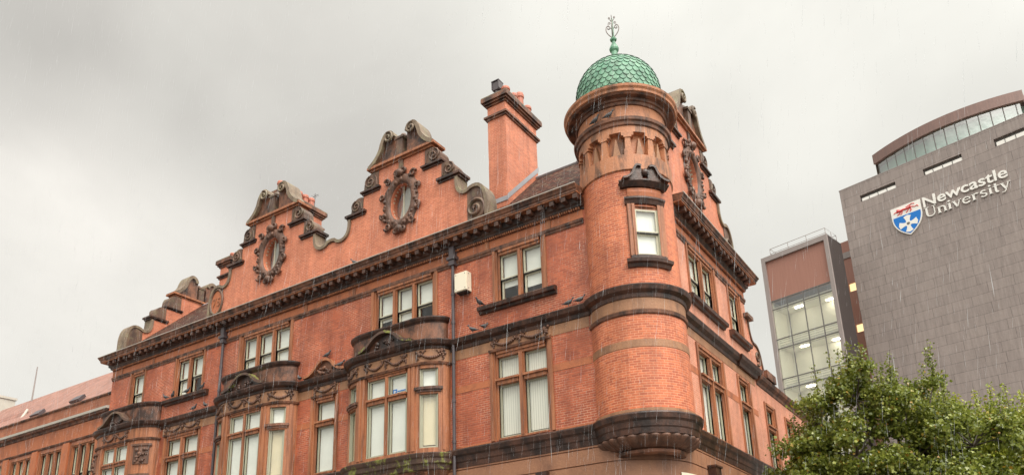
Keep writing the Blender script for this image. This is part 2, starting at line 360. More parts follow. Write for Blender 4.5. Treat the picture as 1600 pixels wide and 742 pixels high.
    def build(s, name, mats, parent=None, kind=None):
        me = bpy.data.meshes.new(name); me.from_pydata(s.v, [], s.f)
        for mt in (mats if isinstance(mats, (list, tuple)) else [mats]): me.materials.append(mt)
        me.polygons.foreach_set('material_index', s.mi); me.polygons.foreach_set('use_smooth', s.sm)
        ul = me.uv_layers.new(name='UVMap'); flat = [x for f in s.uv for q in f for x in q]; ul.data.foreach_set('uv', flat)
        me.update(); o = bpy.data.objects.new(name, me); COL.objects.link(o)
        if parent:
            o.parent = parent
            q = parent; off = Vector((0, 0, 0))
            while q: off += q.location; q = q.parent
            me.transform(Matrix.Translation(-off))
        if kind: o['kind'] = kind
        return o
def build_each(mb, name, mats, parent):
    """one object for every separate piece gathered in mb"""
    B = []
    for f in mb.f:
        P = [mb.v[i] for i in f]; B.append(([min(p[k] for p in P)-.002 for k in range(3)], [max(p[k] for p in P)+.002 for k in range(3)]))
    par = list(range(len(B)))
    def find(i):
        while par[i] != i: par[i] = par[par[i]]; i = par[i]
        return i
    for i in range(len(B)):
        for j in range(i):
            if all(B[i][0][k] <= B[j][1][k] and B[j][0][k] <= B[i][1][k] for k in range(3)):
                a, b = find(i), find(j)
                if a != b: par[a] = b
    groups = {}
    for i in range(len(B)): groups.setdefault(find(i), []).append(i)
    out = []
    for g in groups.values():
        m2 = MB()
        for i in g: m2.poly([mb.v[k] for k in mb.f[i]], mb.uv[i], mb.mi[i], mb.sm[i])
        out.append(m2.build(name, mats, parent))
    return out
def thing(name, label, cat, loc=(0, 0, 0), group=None):
    o = bpy.data.objects.new(name, None); COL.objects.link(o); o.location = loc; o['label'] = label; o['category'] = cat
    o.empty_display_size = .3
    if group: o['group'] = group
    return o
def tag(o, label, cat, group=None):
    o['label'] = label; o['category'] = cat
    if group: o['group'] = group
    return o
def wall(mb, F, u0, u1, z0, z1, holes=(), depth=.4, mi=0):
    us = sorted({u0, u1, *[h[0] for h in holes], *[h[1] for h in holes]}); zs = sorted({z0, z1, *[h[2] for h in holes], *[h[3] for h in holes]})
    off = F.O.dot(F.e)
    for a, b in zip(us, us[1:]):
        for c, d in zip(zs, zs[1:]):
            um, zm = (a+b)/2, (c+d)/2
            if any(h[0] < um < h[1] and h[2] < zm < h[3] for h in holes): continue
            mb.quad(F.p(a, 0, c), F.p(b, 0, c), F.p(b, 0, d), F.p(a, 0, d), [(off+a, c), (off+b, c), (off+b, d), (off+a, d)], mi)
    for (a, b, c, d) in holes:
        for q in ((a, a, c, d), (b, b, c, d)): mb.quad(F.p(a if q[0] == a else b, 0, c), F.p(q[0], -depth, c), F.p(q[0], -depth, d), F.p(q[0], 0, d), mi=mi)
        mb.quad(F.p(a, 0, d), F.p(b, 0, d), F.p(b, -depth, d), F.p(a, -depth, d), mi=mi)
        mb.quad(F.p(a, 0, c), F.p(b, 0, c), F.p(b, -depth, c), F.p(a, -depth, c), mi=mi)
def bez(p0, p1, p2, n=8):
    return [((1-t)**2*p0[0]+2*t*(1-t)*p1[0]+t*t*p2[0], (1-t)**2*p0[1]+2*t*(1-t)*p1[1]+t*t*p2[1]) for t in [i/n for i in range(n+1)]]
def spiral(cx, cz, r0, turns, a0, n=26, dirn=1, rend=.12):
    return [(cx+r*cos(a), cz+r*sin(a)) for r, a in [(r0*(1-(1-rend)*i/n), a0+dirn*2*pi*turns*i/n) for i in range(n+1)]]
FR = Frame((0, 0, 0), (1, 0, 0), (0, -1, 0)); SD = Frame((0, 0, 0), (0, 1, 0), (1, 0, 0))
TC = (-1., 1.)

# ------------------------------------------------------------------ ground, road, pavement
g = MB(); g.quad((-400, -400, -.15), (400, -400, -.15), (400, 500, -.15), (-400, 500, -.15)); g.build('ground', M_GROUND, kind='structure')
g = MB(); g.quad((-120, -24, -.146), (120, -24, -.146), (120, -5, -.146), (-120, -5, -.146)); g.quad((9, -5, -.146), (18, -5, -.146), (18, 90, -.146), (9, 90, -.146))
g.build('road', M_ASPHALT, kind='structure')
g = MB(); g.fbox(FR, -60, 5.6, -.1, 4.7, -.14, 0.); g.fbox(FR, -.05, 8.7, -60, -.1, -.14, -.001); g.build('pavement', M_PAVE, kind='structure')
g = MB(); g.fbox(FR, -60, 5.6, 4.7, 4.95, -.14, .006); g.fbox(FR, 8.7, 8.95, -60, -.1, -.14, .006); g.build('kerb', M_KERB, kind='structure')
g = MB()
for i in range(24): g.fbox(FR, -60+i*5, -58+i*5, 14.4, 14.55, -.15, -.141)
g.build('road_marking', M_SIGNW, kind='structure')

# ------------------------------------------------------------------ window maker
def sashes(F, lights, z0, z1, mid=None, w=-.2, frame=.055, rail_dark=True, parent=None, blinds=None, casement=False, mat=None):
    """lights: list of (u0,u1). builds sash_frame, pane and blind as sub-parts of the window"""
    fr_, gl, bl = MB(), MB(), MB()
    for i, (a, b) in enumerate(lights):
        segs = [(z0, z1)] if mid is None else [(z0, mid), (mid, z1)]
        for k, (c, d) in enumerate(segs):
            ww = w-(.05 if (mid is not None and k == 0) else 0); f = frame*(1.15 if k == 0 else 1)
            fr_.fbox(F, a, a+f, ww-.05, ww, c, d); fr_.fbox(F, b-f, b, ww-.05, ww, c, d)
            fr_.fbox(F, a+f, b-f, ww-.05, ww, c, c+f*1.25); fr_.fbox(F, a+f, b-f, ww-.05, ww, d-f, d)
            gl.quad(F.p(a+f, ww-.025, c+f*1.25), F.p(b-f, ww-.025, c+f*1.25), F.p(b-f, ww-.025, d-f), F.p(a+f, ww-.025, d-f))
        if mid is not None and rail_dark: fr_.fbox(F, a, b, w-.045, w+.012, mid-.02, mid+.022, 1)
        # outer box frame
        fr_.fbox(F, a-.035, a, w-.1, w+.05, z0-.03, z1); fr_.fbox(F, b, b+.035, w-.1, w+.05, z0-.03, z1)
        if blinds:
            t = blinds[i % len(blinds)]
            if t: bk = .125 if mid is not None else .09; bl.fbox(F, a+.06, b-.005, w-bk-.01, w-bk, z0+(z1-z0)*(1-t[0]), z1-.02, t[1])
    fr_.build('sash_frame', [mat or M_SASH, M_DARK], parent); gl.build('pane', M_GLASS, parent)
    if bl.v: bl.build('blind', [M_BLIND, M_BLINDW, M_VBLIND], parent)
def surround(mb, F, u0, u1, z0, z1, nl, transom=None, jw=.26, mw=.2, head=.16, sill=.05, out=.05, depth=.36):
    """stone surround: jambs with a stepped moulding, mullions, transom; returns the lights"""
    for (a, b, s) in ((u0, u0+jw, 1), (u1-jw, u1, -1)):
        x = sorted((a if s > 0 else b, (a if s > 0 else b)+s*jw*.45)); mb.fbox(F, x[0], x[1], -depth, out, z0, z1)
        e = (a if s > 0 else b)
        x = sorted((e+s*jw*.45, e+s*jw*.72)); mb.fbox(F, x[0], x[1], -depth, out-.05, z0, z1)
        x = sorted((e+s*jw*.72, e+s*jw)); mb.fbox(F, x[0], x[1], -depth, out-.11, z0, z1)
    ia, ib = u0+jw, u1-jw
    mb.fbox(F, ia, ib, -depth, out-.002, z1-head*.5, z1); mb.fbox(F, ia, ib, -depth, out-.05, z1-head, z1-head*.5)
    if sill > 0: mb.fbox(F, ia, ib, -depth, out-.03, z0, z0+sill)
    lw = ((ib-ia)-(nl-1)*mw)/nl; lights = [(ia+i*(lw+mw), ia+i*(lw+mw)+lw) for i in range(nl)]
    for i in range(nl-1):
        a = lights[i][1]; mb.fbox(F, a+.045, a+mw-.045, -depth, out-.02, z0+sill, z1-head); mb.fbox(F, a, a+mw, -depth, out-.09, z0+sill+.001, z1-head-.001)
    if transom:
        for a, b in lights:
            mb.fbox(F, a-.04, b+.04, -depth, out+.035, transom[1]-.07, transom[1]); mb.fbox(F, a, b, -depth, out-.03, transom[0], transom[1]-.07)
    return lights
def upper_window(F, u0, u1, nl, root, blinds, name='sash_window', z0=12.55, z1=14.56, jw=.26):
    s = MB(); lt = surround(s, F, u0, u1, z0, z1, nl, jw=jw, head=.2)
    w = s.build(name, M_RED, root); sashes(F, lt, z0+.05, z1-.2, mid=z0+.05+(z1-.2-z0-.05)*.47, parent=w, blinds=blinds, w=-.13)
    return w
def garland(mb, f, half, z0, h, n=2, mi=0):
    """carved swags: f(u, w, z) -> point; n swags across +-half"""
    sw = 2*half/n; rnd = random.Random(int(half*1000)+n)
    for k in range(n+1):
        u = -half+k*sw
        e = .88 if k in (0, n) else 1
        uu = max(-half+.09, min(half-.09, u))
        for q in range(7): mb.ball(f(uu+rnd.uniform(-.085, .085), .035, z0+h*.62+rnd.uniform(-.11, .13)), rnd.uniform(.035, .062), nu=6, nv=4)
        for q in range(4): mb.ball(f(uu+rnd.uniform(-.04, .04), .03, z0+h*.36-q*h*.085), .042-.005*q, nu=6, nv=4)
        for sg in (-1, 1):
            pts = [(uu+sg*(.05+.05*t*4), z0+h*(.78+.12*sin(t*9))) for t in [i/7 for i in range(8)]]
            pts = [(max(-half+.02, min(half-.02, a)), b) for a, b in pts]
            mb.tube([f(a, .03, b) for a, b in pts], .02, 5)
    for k in range(n):
        c = -half+(k+.5)*sw; m_ = 11
        for i in range(m_+1):
            t = -1+2*i/m_; uu = c+t*sw*.36; zz = z0+h*.22+h*.42*t*t
            mb.ball(f(uu, .035, zz), .04+.022*(1-t*t)+rnd.uniform(-.006, .008), nu=6, nv=4)

# ================================================================== the corner building
BB = thing('brick_building', 'red brick corner building with scrolled stepped gables, oriel bays and a green domed corner turret', 'building', (-12, 5, 0))
XW, YE = -29.4, 10.1
# window openings  (u0,u1,z0,z1)
up = [(-27.72, -26.45), (-24.1, -21.85), (-19.5, -16.02), (-11.6, -8.32), (-5.85, -3.65)]
UZ0, UZ1 = 12.55, 14.56
low = [(-24.4, -21.72), (-14.72, -13.2), (-6.05, -3.6)]
LZ0, LZ1 = 7.7, 10.78
wm = MB(); holes = [(a, b, UZ0, UZ1) for a, b in up]+[(a, b, LZ0, LZ1) for a, b in low]
wall(wm, FR, XW, -1.9, 7.2, 15.9, holes)
wm.quad((XW, 0, 7.2), (XW, 10, 7.2), (XW, 10, 15.9), (XW, 0, 15.9))
wm.build('front_wall', M_BRICK, BB)
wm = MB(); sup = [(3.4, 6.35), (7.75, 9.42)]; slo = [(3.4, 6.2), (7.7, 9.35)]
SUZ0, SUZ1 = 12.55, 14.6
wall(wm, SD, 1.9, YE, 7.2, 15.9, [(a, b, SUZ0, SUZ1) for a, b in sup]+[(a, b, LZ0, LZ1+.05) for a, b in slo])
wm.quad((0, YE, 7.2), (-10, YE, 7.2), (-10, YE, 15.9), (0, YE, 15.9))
wm.build('side_wall', M_BRICK_SHEEN, BB)
# dark rooms behind the windows
rm = MB(); rm.fbox(FR, XW+.3, -2.4, -9, -1.5, 7.3, 15.5); rm.fbox(SD, 2.8, 9.8, -1.6, -1.5, 5.2, 15.5); rm.fbox(SD, 10.4, 25, -1.6, -1.5, 5.2, 11.3)
rm.build('room_wall', M_ROOM, BB)
# floors
fl = MB()
for z in (7.3, 11.6): fl.fbox(FR, XW+.3, -1.2, -10, -.42, z, z+.3)
fl.build('room_floor', M_ROOM, BB)
# ---- windows on the front
HB = (.48, 0); 
upper_window(FR, *up[0], 1, BB, [(.97, 0)], jw=.22)
upper_window(FR, *up[1], 2, BB, [(.96, 0), (.55, 0)])
upper_window(FR, *up[2], 3, BB, [(.97, 0), (.8, 0), (.97, 0)], jw=.32)
upper_window(FR, *up[3], 3, BB, [(.62, 0), (.97, 0), (.55, 0)], jw=.3)
w5 = upper_window(FR, *up[4], 2, BB, [(.68, 0), (.8, 0)], jw=.26)
def lower_window(F, u0, u1, nl, blinds, tz=9.72, z0=LZ0, z1=LZ1, jw=.27, name='mullioned_window', mat=None):
    s = MB(); lt = surround(s, F, u0, u1, z0, z1, nl, transom=(tz-.12, tz+.08), jw=jw, mw=.22, head=.2, sill=.06)
    w = s.build(name, M_RED, BB)
    sashes(F, lt, tz+.08, z1-.2, parent=w, blinds=[(1, b[1]) if b else None for b in blinds], mat=M_SASHG, w=-.15)
    sashes(F, lt, z0+.06, tz-.12, parent=w, blinds=blinds, mat=M_SASHG, w=-.15)
    return w
lower_window(FR, *low[0], 2, [(1, 0), (1, 0)])
lower_window(FR, *low[1], 1, [(1, 0)], jw=.29)
lower_window(FR, *low[2], 2, [(.93, 2), (.93, 2)])
# ---- windows on the side
upper_window(SD, *sup[0], 2, BB, [(.95, 0), (.95, 0)], z0=SUZ0, z1=SUZ1, jw=.3)
upper_window(SD, *sup[1], 1, BB, [(.95, 0)], z0=SUZ0, z1=SUZ1, jw=.3)
lower_window(SD, *slo[0], 2, [(.9, 0), (.9, 0)], z1=LZ1+.05, jw=.3)
lower_window(SD, *slo[1], 1, [(.9, 0)], z1=LZ1+.05, jw=.3)
# ---- sills of the upper windows
for F, a, b in ((FR, -24.62, -21.42), (FR, -6.42, -3.3), (SD, 3.2, 6.8), (SD, 7.5, 9.75)):
    s = MB(); path = [(F.p(a, .02, 0).x, F.p(a, .02, 0).y), (F.p(b, .02, 0).x, F.p(b, .02, 0).y)]
    s.moulding(path, [(-.1, 12.28), (.06, 12.28), (.1, 12.36), (.2, 12.38), (.22, 12.5), (.16, 12.55), (-.1, 12.56)]); s.build('window_sill', M_SOOT, BB)
# ---- stone bands and friezes (each lies a little proud of the brick)
def band(F, spans, z0, z1, out, mat, name):
    s = MB()
    for a, b in spans: s.fbox(F, a, b, -.05, out, z0, z1)
    return build_each(s, name, mat, BB)
def spans(u0, u1, gaps):
    r = []; c = u0
    for a, b in sorted(gaps):
        if a > c: r.append((c, a))
        c = max(c, b)
    if c < u1: r.append((c, u1))
    return r
band(FR, [(XW-.02, -2.18)], 14.69, 15.06, .022, M_FRIEZE, 'frieze')
band(SD, [(2.15, YE+.02)], 14.69, 15.06, .022, M_FRIEZE, 'frieze')
ups = spans(XW, -2.17, up)
s = MB()
for a, b in ups: s.moulding([(a, 0), (b, 0)], [(0, 14.5), (.035, 14.5), (.05, 14.57), (.08, 14.6), (.09, 14.68), (0, 14.7)])
for a, b in spans(2.15, YE, sup): s.moulding([(0, a), (0, b)], [(0, 14.5), (.035, 14.5), (.05, 14.57), (.08, 14.6), (.09, 14.68), (0, 14.7)])
build_each(s, 'lintel_moulding', M_SOOTR, BB)
s = MB()
for a, b in up: s.fbox(FR, a-.02, b+.02, -.1, .06, 14.565, 14.7)
for a, b in sup: s.fbox(SD, a-.02, b+.02, -.1, .06, 14.605, 14.7)
build_each(s, 'lintel', M_SOOTR, BB)
s = MB()
for u in (-28.6, -25.9, -20.95, -15.3, -12.55, -8.0, -6.05, -3.5): s.fbox(FR, u-.09, u+.09, -.05, .05, 14.705, 15.05)
build_each(s, 'frieze_strip', M_RED, BB)
bays = [(-28.3, -24.6), (-20.1, -15.5), (-12.4, -7.8)]
band(FR, spans(XW-.012, -2.2, bays+[(a-.001, b+.001) for a, b in low]), 9.62, 9.86, .012, M_FRIEZE, 'stone_band')
band(SD, spans(2.16, YE+.012, [(a-.001, b+.001) for a, b in slo]), 9.62, 9.86, .012, M_FRIEZE, 'stone_band')
band(FR, spans(XW-.012, -2.2, bays+[(a-.001, b+.001) for a, b in low]), 10.85, 11.23, .012, M_BUFF, 'stone_band')
band(SD, spans(2.16, YE+.012, []), 10.9, 11.23, .012, M_BUFF, 'stone_band')
band(FR, spans(XW-.012, -2.2, bays+[(a-.001, b+.001) for a, b in low]), 7.55, 7.72, .03, M_FRIEZE, 'stone_band')
# garland panels above the lower windows
for a, b, n in ((low[0][0], low[0][1], 2), (low[1][0]+.05, low[1][1]-.05, 1), (low[2][0], low[2][1], 2)):
    c, h = (a+b)/2, (b-a)/2
    s = MB(); s.fbox(FR, a, b, -.05, .03, 10.782, 11.23); p_ = s.build('garland_panel', M_BUFF, BB)
    s = MB(); s.moulding([(a, -.03), (b, -.03)], [(0, 10.78), (.07, 10.78), (.09, 10.86), (0, 10.9)]); s.build('panel_moulding', M_SOOTR, p_)
    s = MB(); garland(s, lambda u, w, z: FR.p(c+u, w+.03, z), h-.08, 10.9, .33, n); s.build('garland', M_CARV, p_)
# ---- arcs of the turret
def tarc(r, n=22, f0=None):
    a0 = 180+math.degrees(math.asin(min(1, 1/r))); a1 = 90-math.degrees(math.asin(min(1, 1/r)))+360-360
    a1 = 90-math.degrees(math.acos(min(1, 1/r)))+0
    # angles at which the circle meets y=0 (front) and x=0 (side)
    A0 = 180+math.degrees(math.asin(1/r)); A1 = 360+math.degrees(math.acos(1/r))
    return [(TC[0]+r*cos(radians(A0+(A1-A0)*i/n)), TC[1]+r*sin(radians(A0+(A1-A0)*i/n))) for i in range(n+1)]
TR = 1.52
arc = tarc(TR)
# string course (front pieces between bays, turret, side)
prof_str = [(0, 11.2), (.05, 11.22), (.07, 11.34), (.18, 11.4), (.21, 11.42), (.25, 11.55), (.25, 11.58), (0, 11.64)]
s = MB()
fs = spans(XW, -2.145, [(-28.25, -24.75), (-20.0, -15.55), (-12.35, -7.82)])
for a, b in fs[:-1]: s.moulding([(a, 0), (b, 0)], prof_str)
s.moulding([(fs[-1][0], 0)]+arc+[(0, 7.98), (.08, 7.98), (.08, YE+.05), (-1, YE+.05)], prof_str)
build_each(s, 'string_course', M_SOOT, BB)
# sill course
prof_sill = [(0, 6.99), (.05, 7.0), (.07, 7.16), (.1, 7.2), (.12, 7.36), (.19, 7.42), (.22, 7.56), (.21, 7.6), (0, 7.68)]
s = MB(); path = [(XW, 3), (XW, 0), (-28.3, 0)]
s.moulding([(XW, 3), (XW, 0), (-28.3, 0)], prof_sill)
for a, b in ((-24.65, -20.05), (-15.55, -12.35)): s.moulding([(a, 0), (b, 0)], prof_sill)
s.moulding([(-7.82, 0)]+arc+[(0, 10.1), (0, 26)], prof_sill)
build_each(s, 'sill_course', M_SOOT, BB)
# ground stage: grooved ashlar, rounded at the corner
rc = 2.18; carc = [(-rc+rc*cos(radians(270+90*i/14)), rc-rc*0+rc*sin(radians(270+90*i/14))) for i in range(15)]
prof = [(0.0, 0), (.06, .01), (.06, .9), (.0, .95)]
z = .95; 
while z < 6.9:
    zt = min(z+.48, 6.995)
    prof += [(-.02, z), (.035, z+.02), (.035, zt-.025), (-.02, zt-.005)]; z += .4925 if False else .49
prof = [p for p in prof]
z_list = [6.92-.49*i for i in range(13)][::-1]
prof = [(.05, 0), (.05, z_list[0]-.03)]
for i, zg in enumerate(z_list):
    zn = z_list[i+1] if i+1 < len(z_list) else 7.03
    prof += [(-.015, zg-.012), (-.015, zg+.012), (.03, zg+.02), (.03, zn-.02)]
s = MB(); s.moulding([(XW, 8), (XW, 0)]+carc+[(0, 26)], prof, caps=False); s.build('ground_stage', M_ASHLAR, BB)
s = MB(); rnd = random.Random(4)
for i in range(len(z_list)-1, len(z_list)-4, -1):
    za = z_list[i]; zb = z_list[i+1] if i+1 < len(z_list) else 7.02
    u = XW+rnd.uniform(.3, 1)
    while u < -2.3:
        s.fbox(FR, u, u+.012, .0, .0335, za+.02, zb-.02); u += rnd.uniform(.75, 1.5)
    u = 2.4
    while u < 20: s.fbox(SD, u, u+.012, .0, .0335, za+.02, zb-.02); u += rnd.uniform(.75, 1.5)
s.build('stone_joint', M_BUFF, BB)
s = MB(); s.fbox(SD, 3.25, 3.75, 0, .3, 6.2, 6.5); s.fbox(SD, 3.2, 3.8, 0, .34, 6.5, 6.56); s.build('keystone', M_SOOT, BB)
s = MB(); s.fbox(FR, -4.3, -3.9, 0, .22, 6.0, 6.4); s.build('keystone', M_SOOT, BB)

# ---- main cornice with modillions and dentils
prof_corn = [(0, 15.0), (.03, 15.02), (.05, 15.09), (.12, 15.12), (.13, 15.2), (.2, 15.24), (.22, 15.44), (.48, 15.45), (.49, 15.57), (.52, 15.59), (.55, 15.66), (.6, 15.71), (.6, 15.74), (-.35, 15.84)]
for pth in ([(XW, 3), (XW, 0), (-2.12, 0)], [(0, 2.12), (0, YE), (-3, YE)]):
    s = MB(); s.moulding(pth, prof_corn[:7]+[(0, 15.45)]); cn = s.build('cornice', M_SOOT, BB)
    s = MB(); s.moulding(pth, [(.2, 15.452), (.475, 15.452), (.48, 15.5), (.2, 15.5)]); s.build('corona_fillet', M_RED, cn)
    s = MB(); s.moulding(pth, [(.2, 15.5), (.5, 15.5), (.5, 15.575), (.53, 15.59), (.56, 15.66), (.6, 15.71), (.6, 15.738), (-.35, 15.84)]); s.build('corona', M_SOOTR, cn)
s = MB()
for F, a, b in ((FR, XW+.1, -2.3), (SD, 2.5, YE-.05)):
    u = a
    while u < b: s.fbox(F, u, u+.17, .2, .45, 15.27, 15.435); u += .45
build_each(s, 'modillion', M_MOD, BB)
s = MB()
for F, a, b in ((FR, XW+.1, -2.3), (SD, 2.4, YE-.05)):
    u = a
    while u < b: s.fbox(F, u, u+.05, .04, .125, 15.025, 15.1); u += .09
s.build('dentil_row', M_RED, BB)['kind'] = 'stuff'
s = MB(); s.moulding([(XW, 3), (XW, 0), (-2.12, 0)], [(.585, 15.738), (.61, 15.742), (.61, 15.765), (.55, 15.775)]); s.moulding([(0, 2.12), (0, YE), (-3, YE)], [(.585, 15.738), (.61, 15.742), (.61, 15.765), (.55, 15.775)])
s.build('gutter_edge', M_LEDGE, BB)

# ---- roofs
s = MB()
def slope(a, b, c, d): s.quad(a, b, c, d)
s.quad((XW+.3, .25, 15.84), (-.25, .25, 15.84), (-4.3, 4.3, 19.95), (XW+.3, 4.3, 19.95))
s.quad((-.25, .25, 15.84), (-.25, YE-.1, 15.84), (-4.3, 6, 19.95), (-4.3, 4.3, 19.95))
s.quad((-4.3, 4.3, 19.95), (-4.3, 6, 19.95), (XW+.3, 6, 19.95), (XW+.3, 4.3, 19.95))
s.quad((-4.3, 6, 19.95), (-.25, YE-.1, 15.84), (XW+.3, YE-.1, 15.84), (XW+.3, 6, 19.95))
for c in (-17.75, -10.15):
    s.quad((c, -.3+.4, 19.3), (c, 6, 19.3), (c+3.7, 6, 16.2), (c+3.7, .1, 16.2)); s.quad((c, .1, 19.3), (c, 6, 19.3), (c-3.7, 6, 16.2), (c-3.7, .1, 16.2))
s.quad((-.3, 5.1, 19.3), (-6, 5.1, 19.3), (-6, 8.8, 16.2), (-.3, 8.8, 16.2)); s.quad((-.3, 5.1, 19.3), (-6, 5.1, 19.3), (-6, 1.4, 16.2), (-.3, 1.4, 16.2))
s.quad((XW+.3, .22, 16.2), (-21.2, .22, 16.2), (-21.2, 5.2, 20.9), (XW+.3, 5.2, 20.9)); s.quad((XW+.3, 5.2, 20.9), (-21.2, 5.2, 20.9), (-21.2, 9.5, 16.4), (XW+.3, 9.5, 16.4)); s.poly([(-21.2, .22, 16.2), (-21.2, 5.2, 20.9), (-21.2, 9.5, 16.4)])
rf = s.build('roof', M_TILE, BB)
s = MB(); s.tube([(-4.3, 4.3, 19.97), (-.9, .9, 16.5)], .09, 6); s.tube([(XW+.5, 4.3, 19.97), (-4.3, 4.3, 19.97)], .09, 6); s.ball((-4.3, 4.3, 20.02), .16)
s.build('ridge_roll', M_LEAD, rf)

# ---- gables
def half_profile(kind):
    pts = [(0, 20.0), (1.22, 20.0), (1.22, 19.22), (2.05, 19.22), (2.05, 18.38), (2.72, 18.38)]
    pts += bez((2.72, 18.2), (2.66, 17.42), (3.25, 17.33), 7)
    if kind == 'join': pts += [(3.5, 17.45), (3.8, 17.5), (3.8, 15.8)]
    else: pts += [(3.25, 15.8)]
    return pts
def coping_line(kind):
    if kind == 'join': return bez((2.72, 18.2), (2.66, 17.42), (3.2, 17.33), 8)+bez((3.2, 17.33), (3.5, 17.33), (3.62, 17.5), 4)[1:]+[(3.8, 17.53)]
    l = bez((2.72, 18.2), (2.66, 17.42), (3.12, 17.33), 8)+bez((3.12, 17.33), (3.3, 17.33), (3.42, 17.42), 4)[1:]+bez((3.42, 17.42), (3.98, 17.62), (4.06, 16.7), 8)[1:]+[(4.06, 15.82)]
    return l
def scroll_block(s, F, u0, u1, z0, z1, sg, w0, w1):
    """S-scroll console standing on a step of the gable; u0 inner, u1 outer"""
    wd = u1-u0; h = z1-z0; L_ = [(u0, z0), (u0, z1)]
    L_ += bez((u0, z1), (u0+wd*.5, z1+.12), (u0+wd*.72, z1-.08), 5)[1:]
    L_ += bez((u0+wd*.72, z1-.08), (u0+wd*.98, z1-.28), (u1-.03, z0+h*.35), 5)[1:]
    L_ += [(u1, z0)]
    s.prism(F, [(sg*a, b) for a, b in L_], w0, w1)
    for (cx, cz, r, a0) in ((u0+wd*.55, z0+h*.5, min(wd, h)*.42, 1.4), ):
        sp = spiral(cx, cz, r, 1.6, a0, 18, -1); s.tube([F.p(sg*a, w1+.012, b) for a, b in sp], .04, 5)
    sp = [(u0+.06, z0+.1), (u0+.1, z1-.25), (u0+.2, z1-.1)]; s.tube([F.p(sg*a, w1+.012, b) for a, b in sp], .035, 5)
def cartouche(F, cz, root, w0):
    """carved frame round an oval window"""
    s = MB(); n = 64; ir, iz, orr, oz = .56, .82, .88, 1.2
    def ro(a):
        k = 1+.10*abs(sin(2*a))**1.5+.035*cos(14*a); return (orr*k*cos(a), oz*k*sin(a))
    rows = [[], [], [], [], []]
    for i in range(n+1):
        a = 2*pi*i/n; o_ = ro(a); i_ = (ir*cos(a), iz*sin(a))
        mix = lambda t: (i_[0]+(o_[0]-i_[0])*t, i_[1]+(o_[1]-i_[1])*t)
        bump = .03*sin(9*a)
        for r_, (t, w) in zip(rows, ((0, -.3), (0, .07), (.3, .12+bump), (.75, .09-bump), (1, -.02))):
            q = mix(t); r_.append(F.p(q[0], w0+w, cz+q[1]))
    s.grid(rows)
    for sx in (-1, 1):
        for (u, z, r, a0, d) in ((.66, 1.02, .17, .3, 1), (.9, .42, .13, -1, 1), (.9, -.45, .13, 1, -1), (.62, -1.0, .17, -.3, -1), (.2, 1.3, .12, 2.5, -1), (.2, -1.28, .12, -2.5, 1)):
            sp = spiral(u, z, r, 1.3, a0, 14, d); s.tube([F.p(sx*a, w0+.1, cz+b) for a, b in sp], [.065*(1-.5*i/14) for i in range(15)], 6)
    rr = random.Random(3)
    for q in range(40):
        a = rr.uniform(0, 2*pi); o_ = ro(a); k = rr.uniform(.72, 1.0); c = F.p(o_[0]*k, w0+.08, cz+o_[1]*k); s.ball(c, rr.uniform(.05, .1), nu=6, nv=4)
    s.ball(F.p(0, w0+.14, cz+1.25), .17); s.ball(F.p(0, w0+.12, cz-1.25), .17)
    c = s.build('cartouche', M_CARV, root)
    s = MB(); ring = [(.55*cos(2*pi*i/32), cz+.8*sin(2*pi*i/32)) for i in range(32)]; s.strip(F, ring, -.06, w0-.22, w0-.14, closed=True); s.build('window_ring', M_SASH, root)
    s = MB(); s.poly([F.p(u, w0-.18, z) for u, z in ring]); s.fbox(F, -.015, .015, w0-.19, w0-.15, cz-.78, cz+.78, 1); s.build('oval_pane', [M_GLASS, M_SASH], root)
    s = MB(); s.poly([F.p(max(u, -.15+.25*(z-cz)), w0-.27, z) for u, z in ring]); s.build('blind', M_GREYB, root)
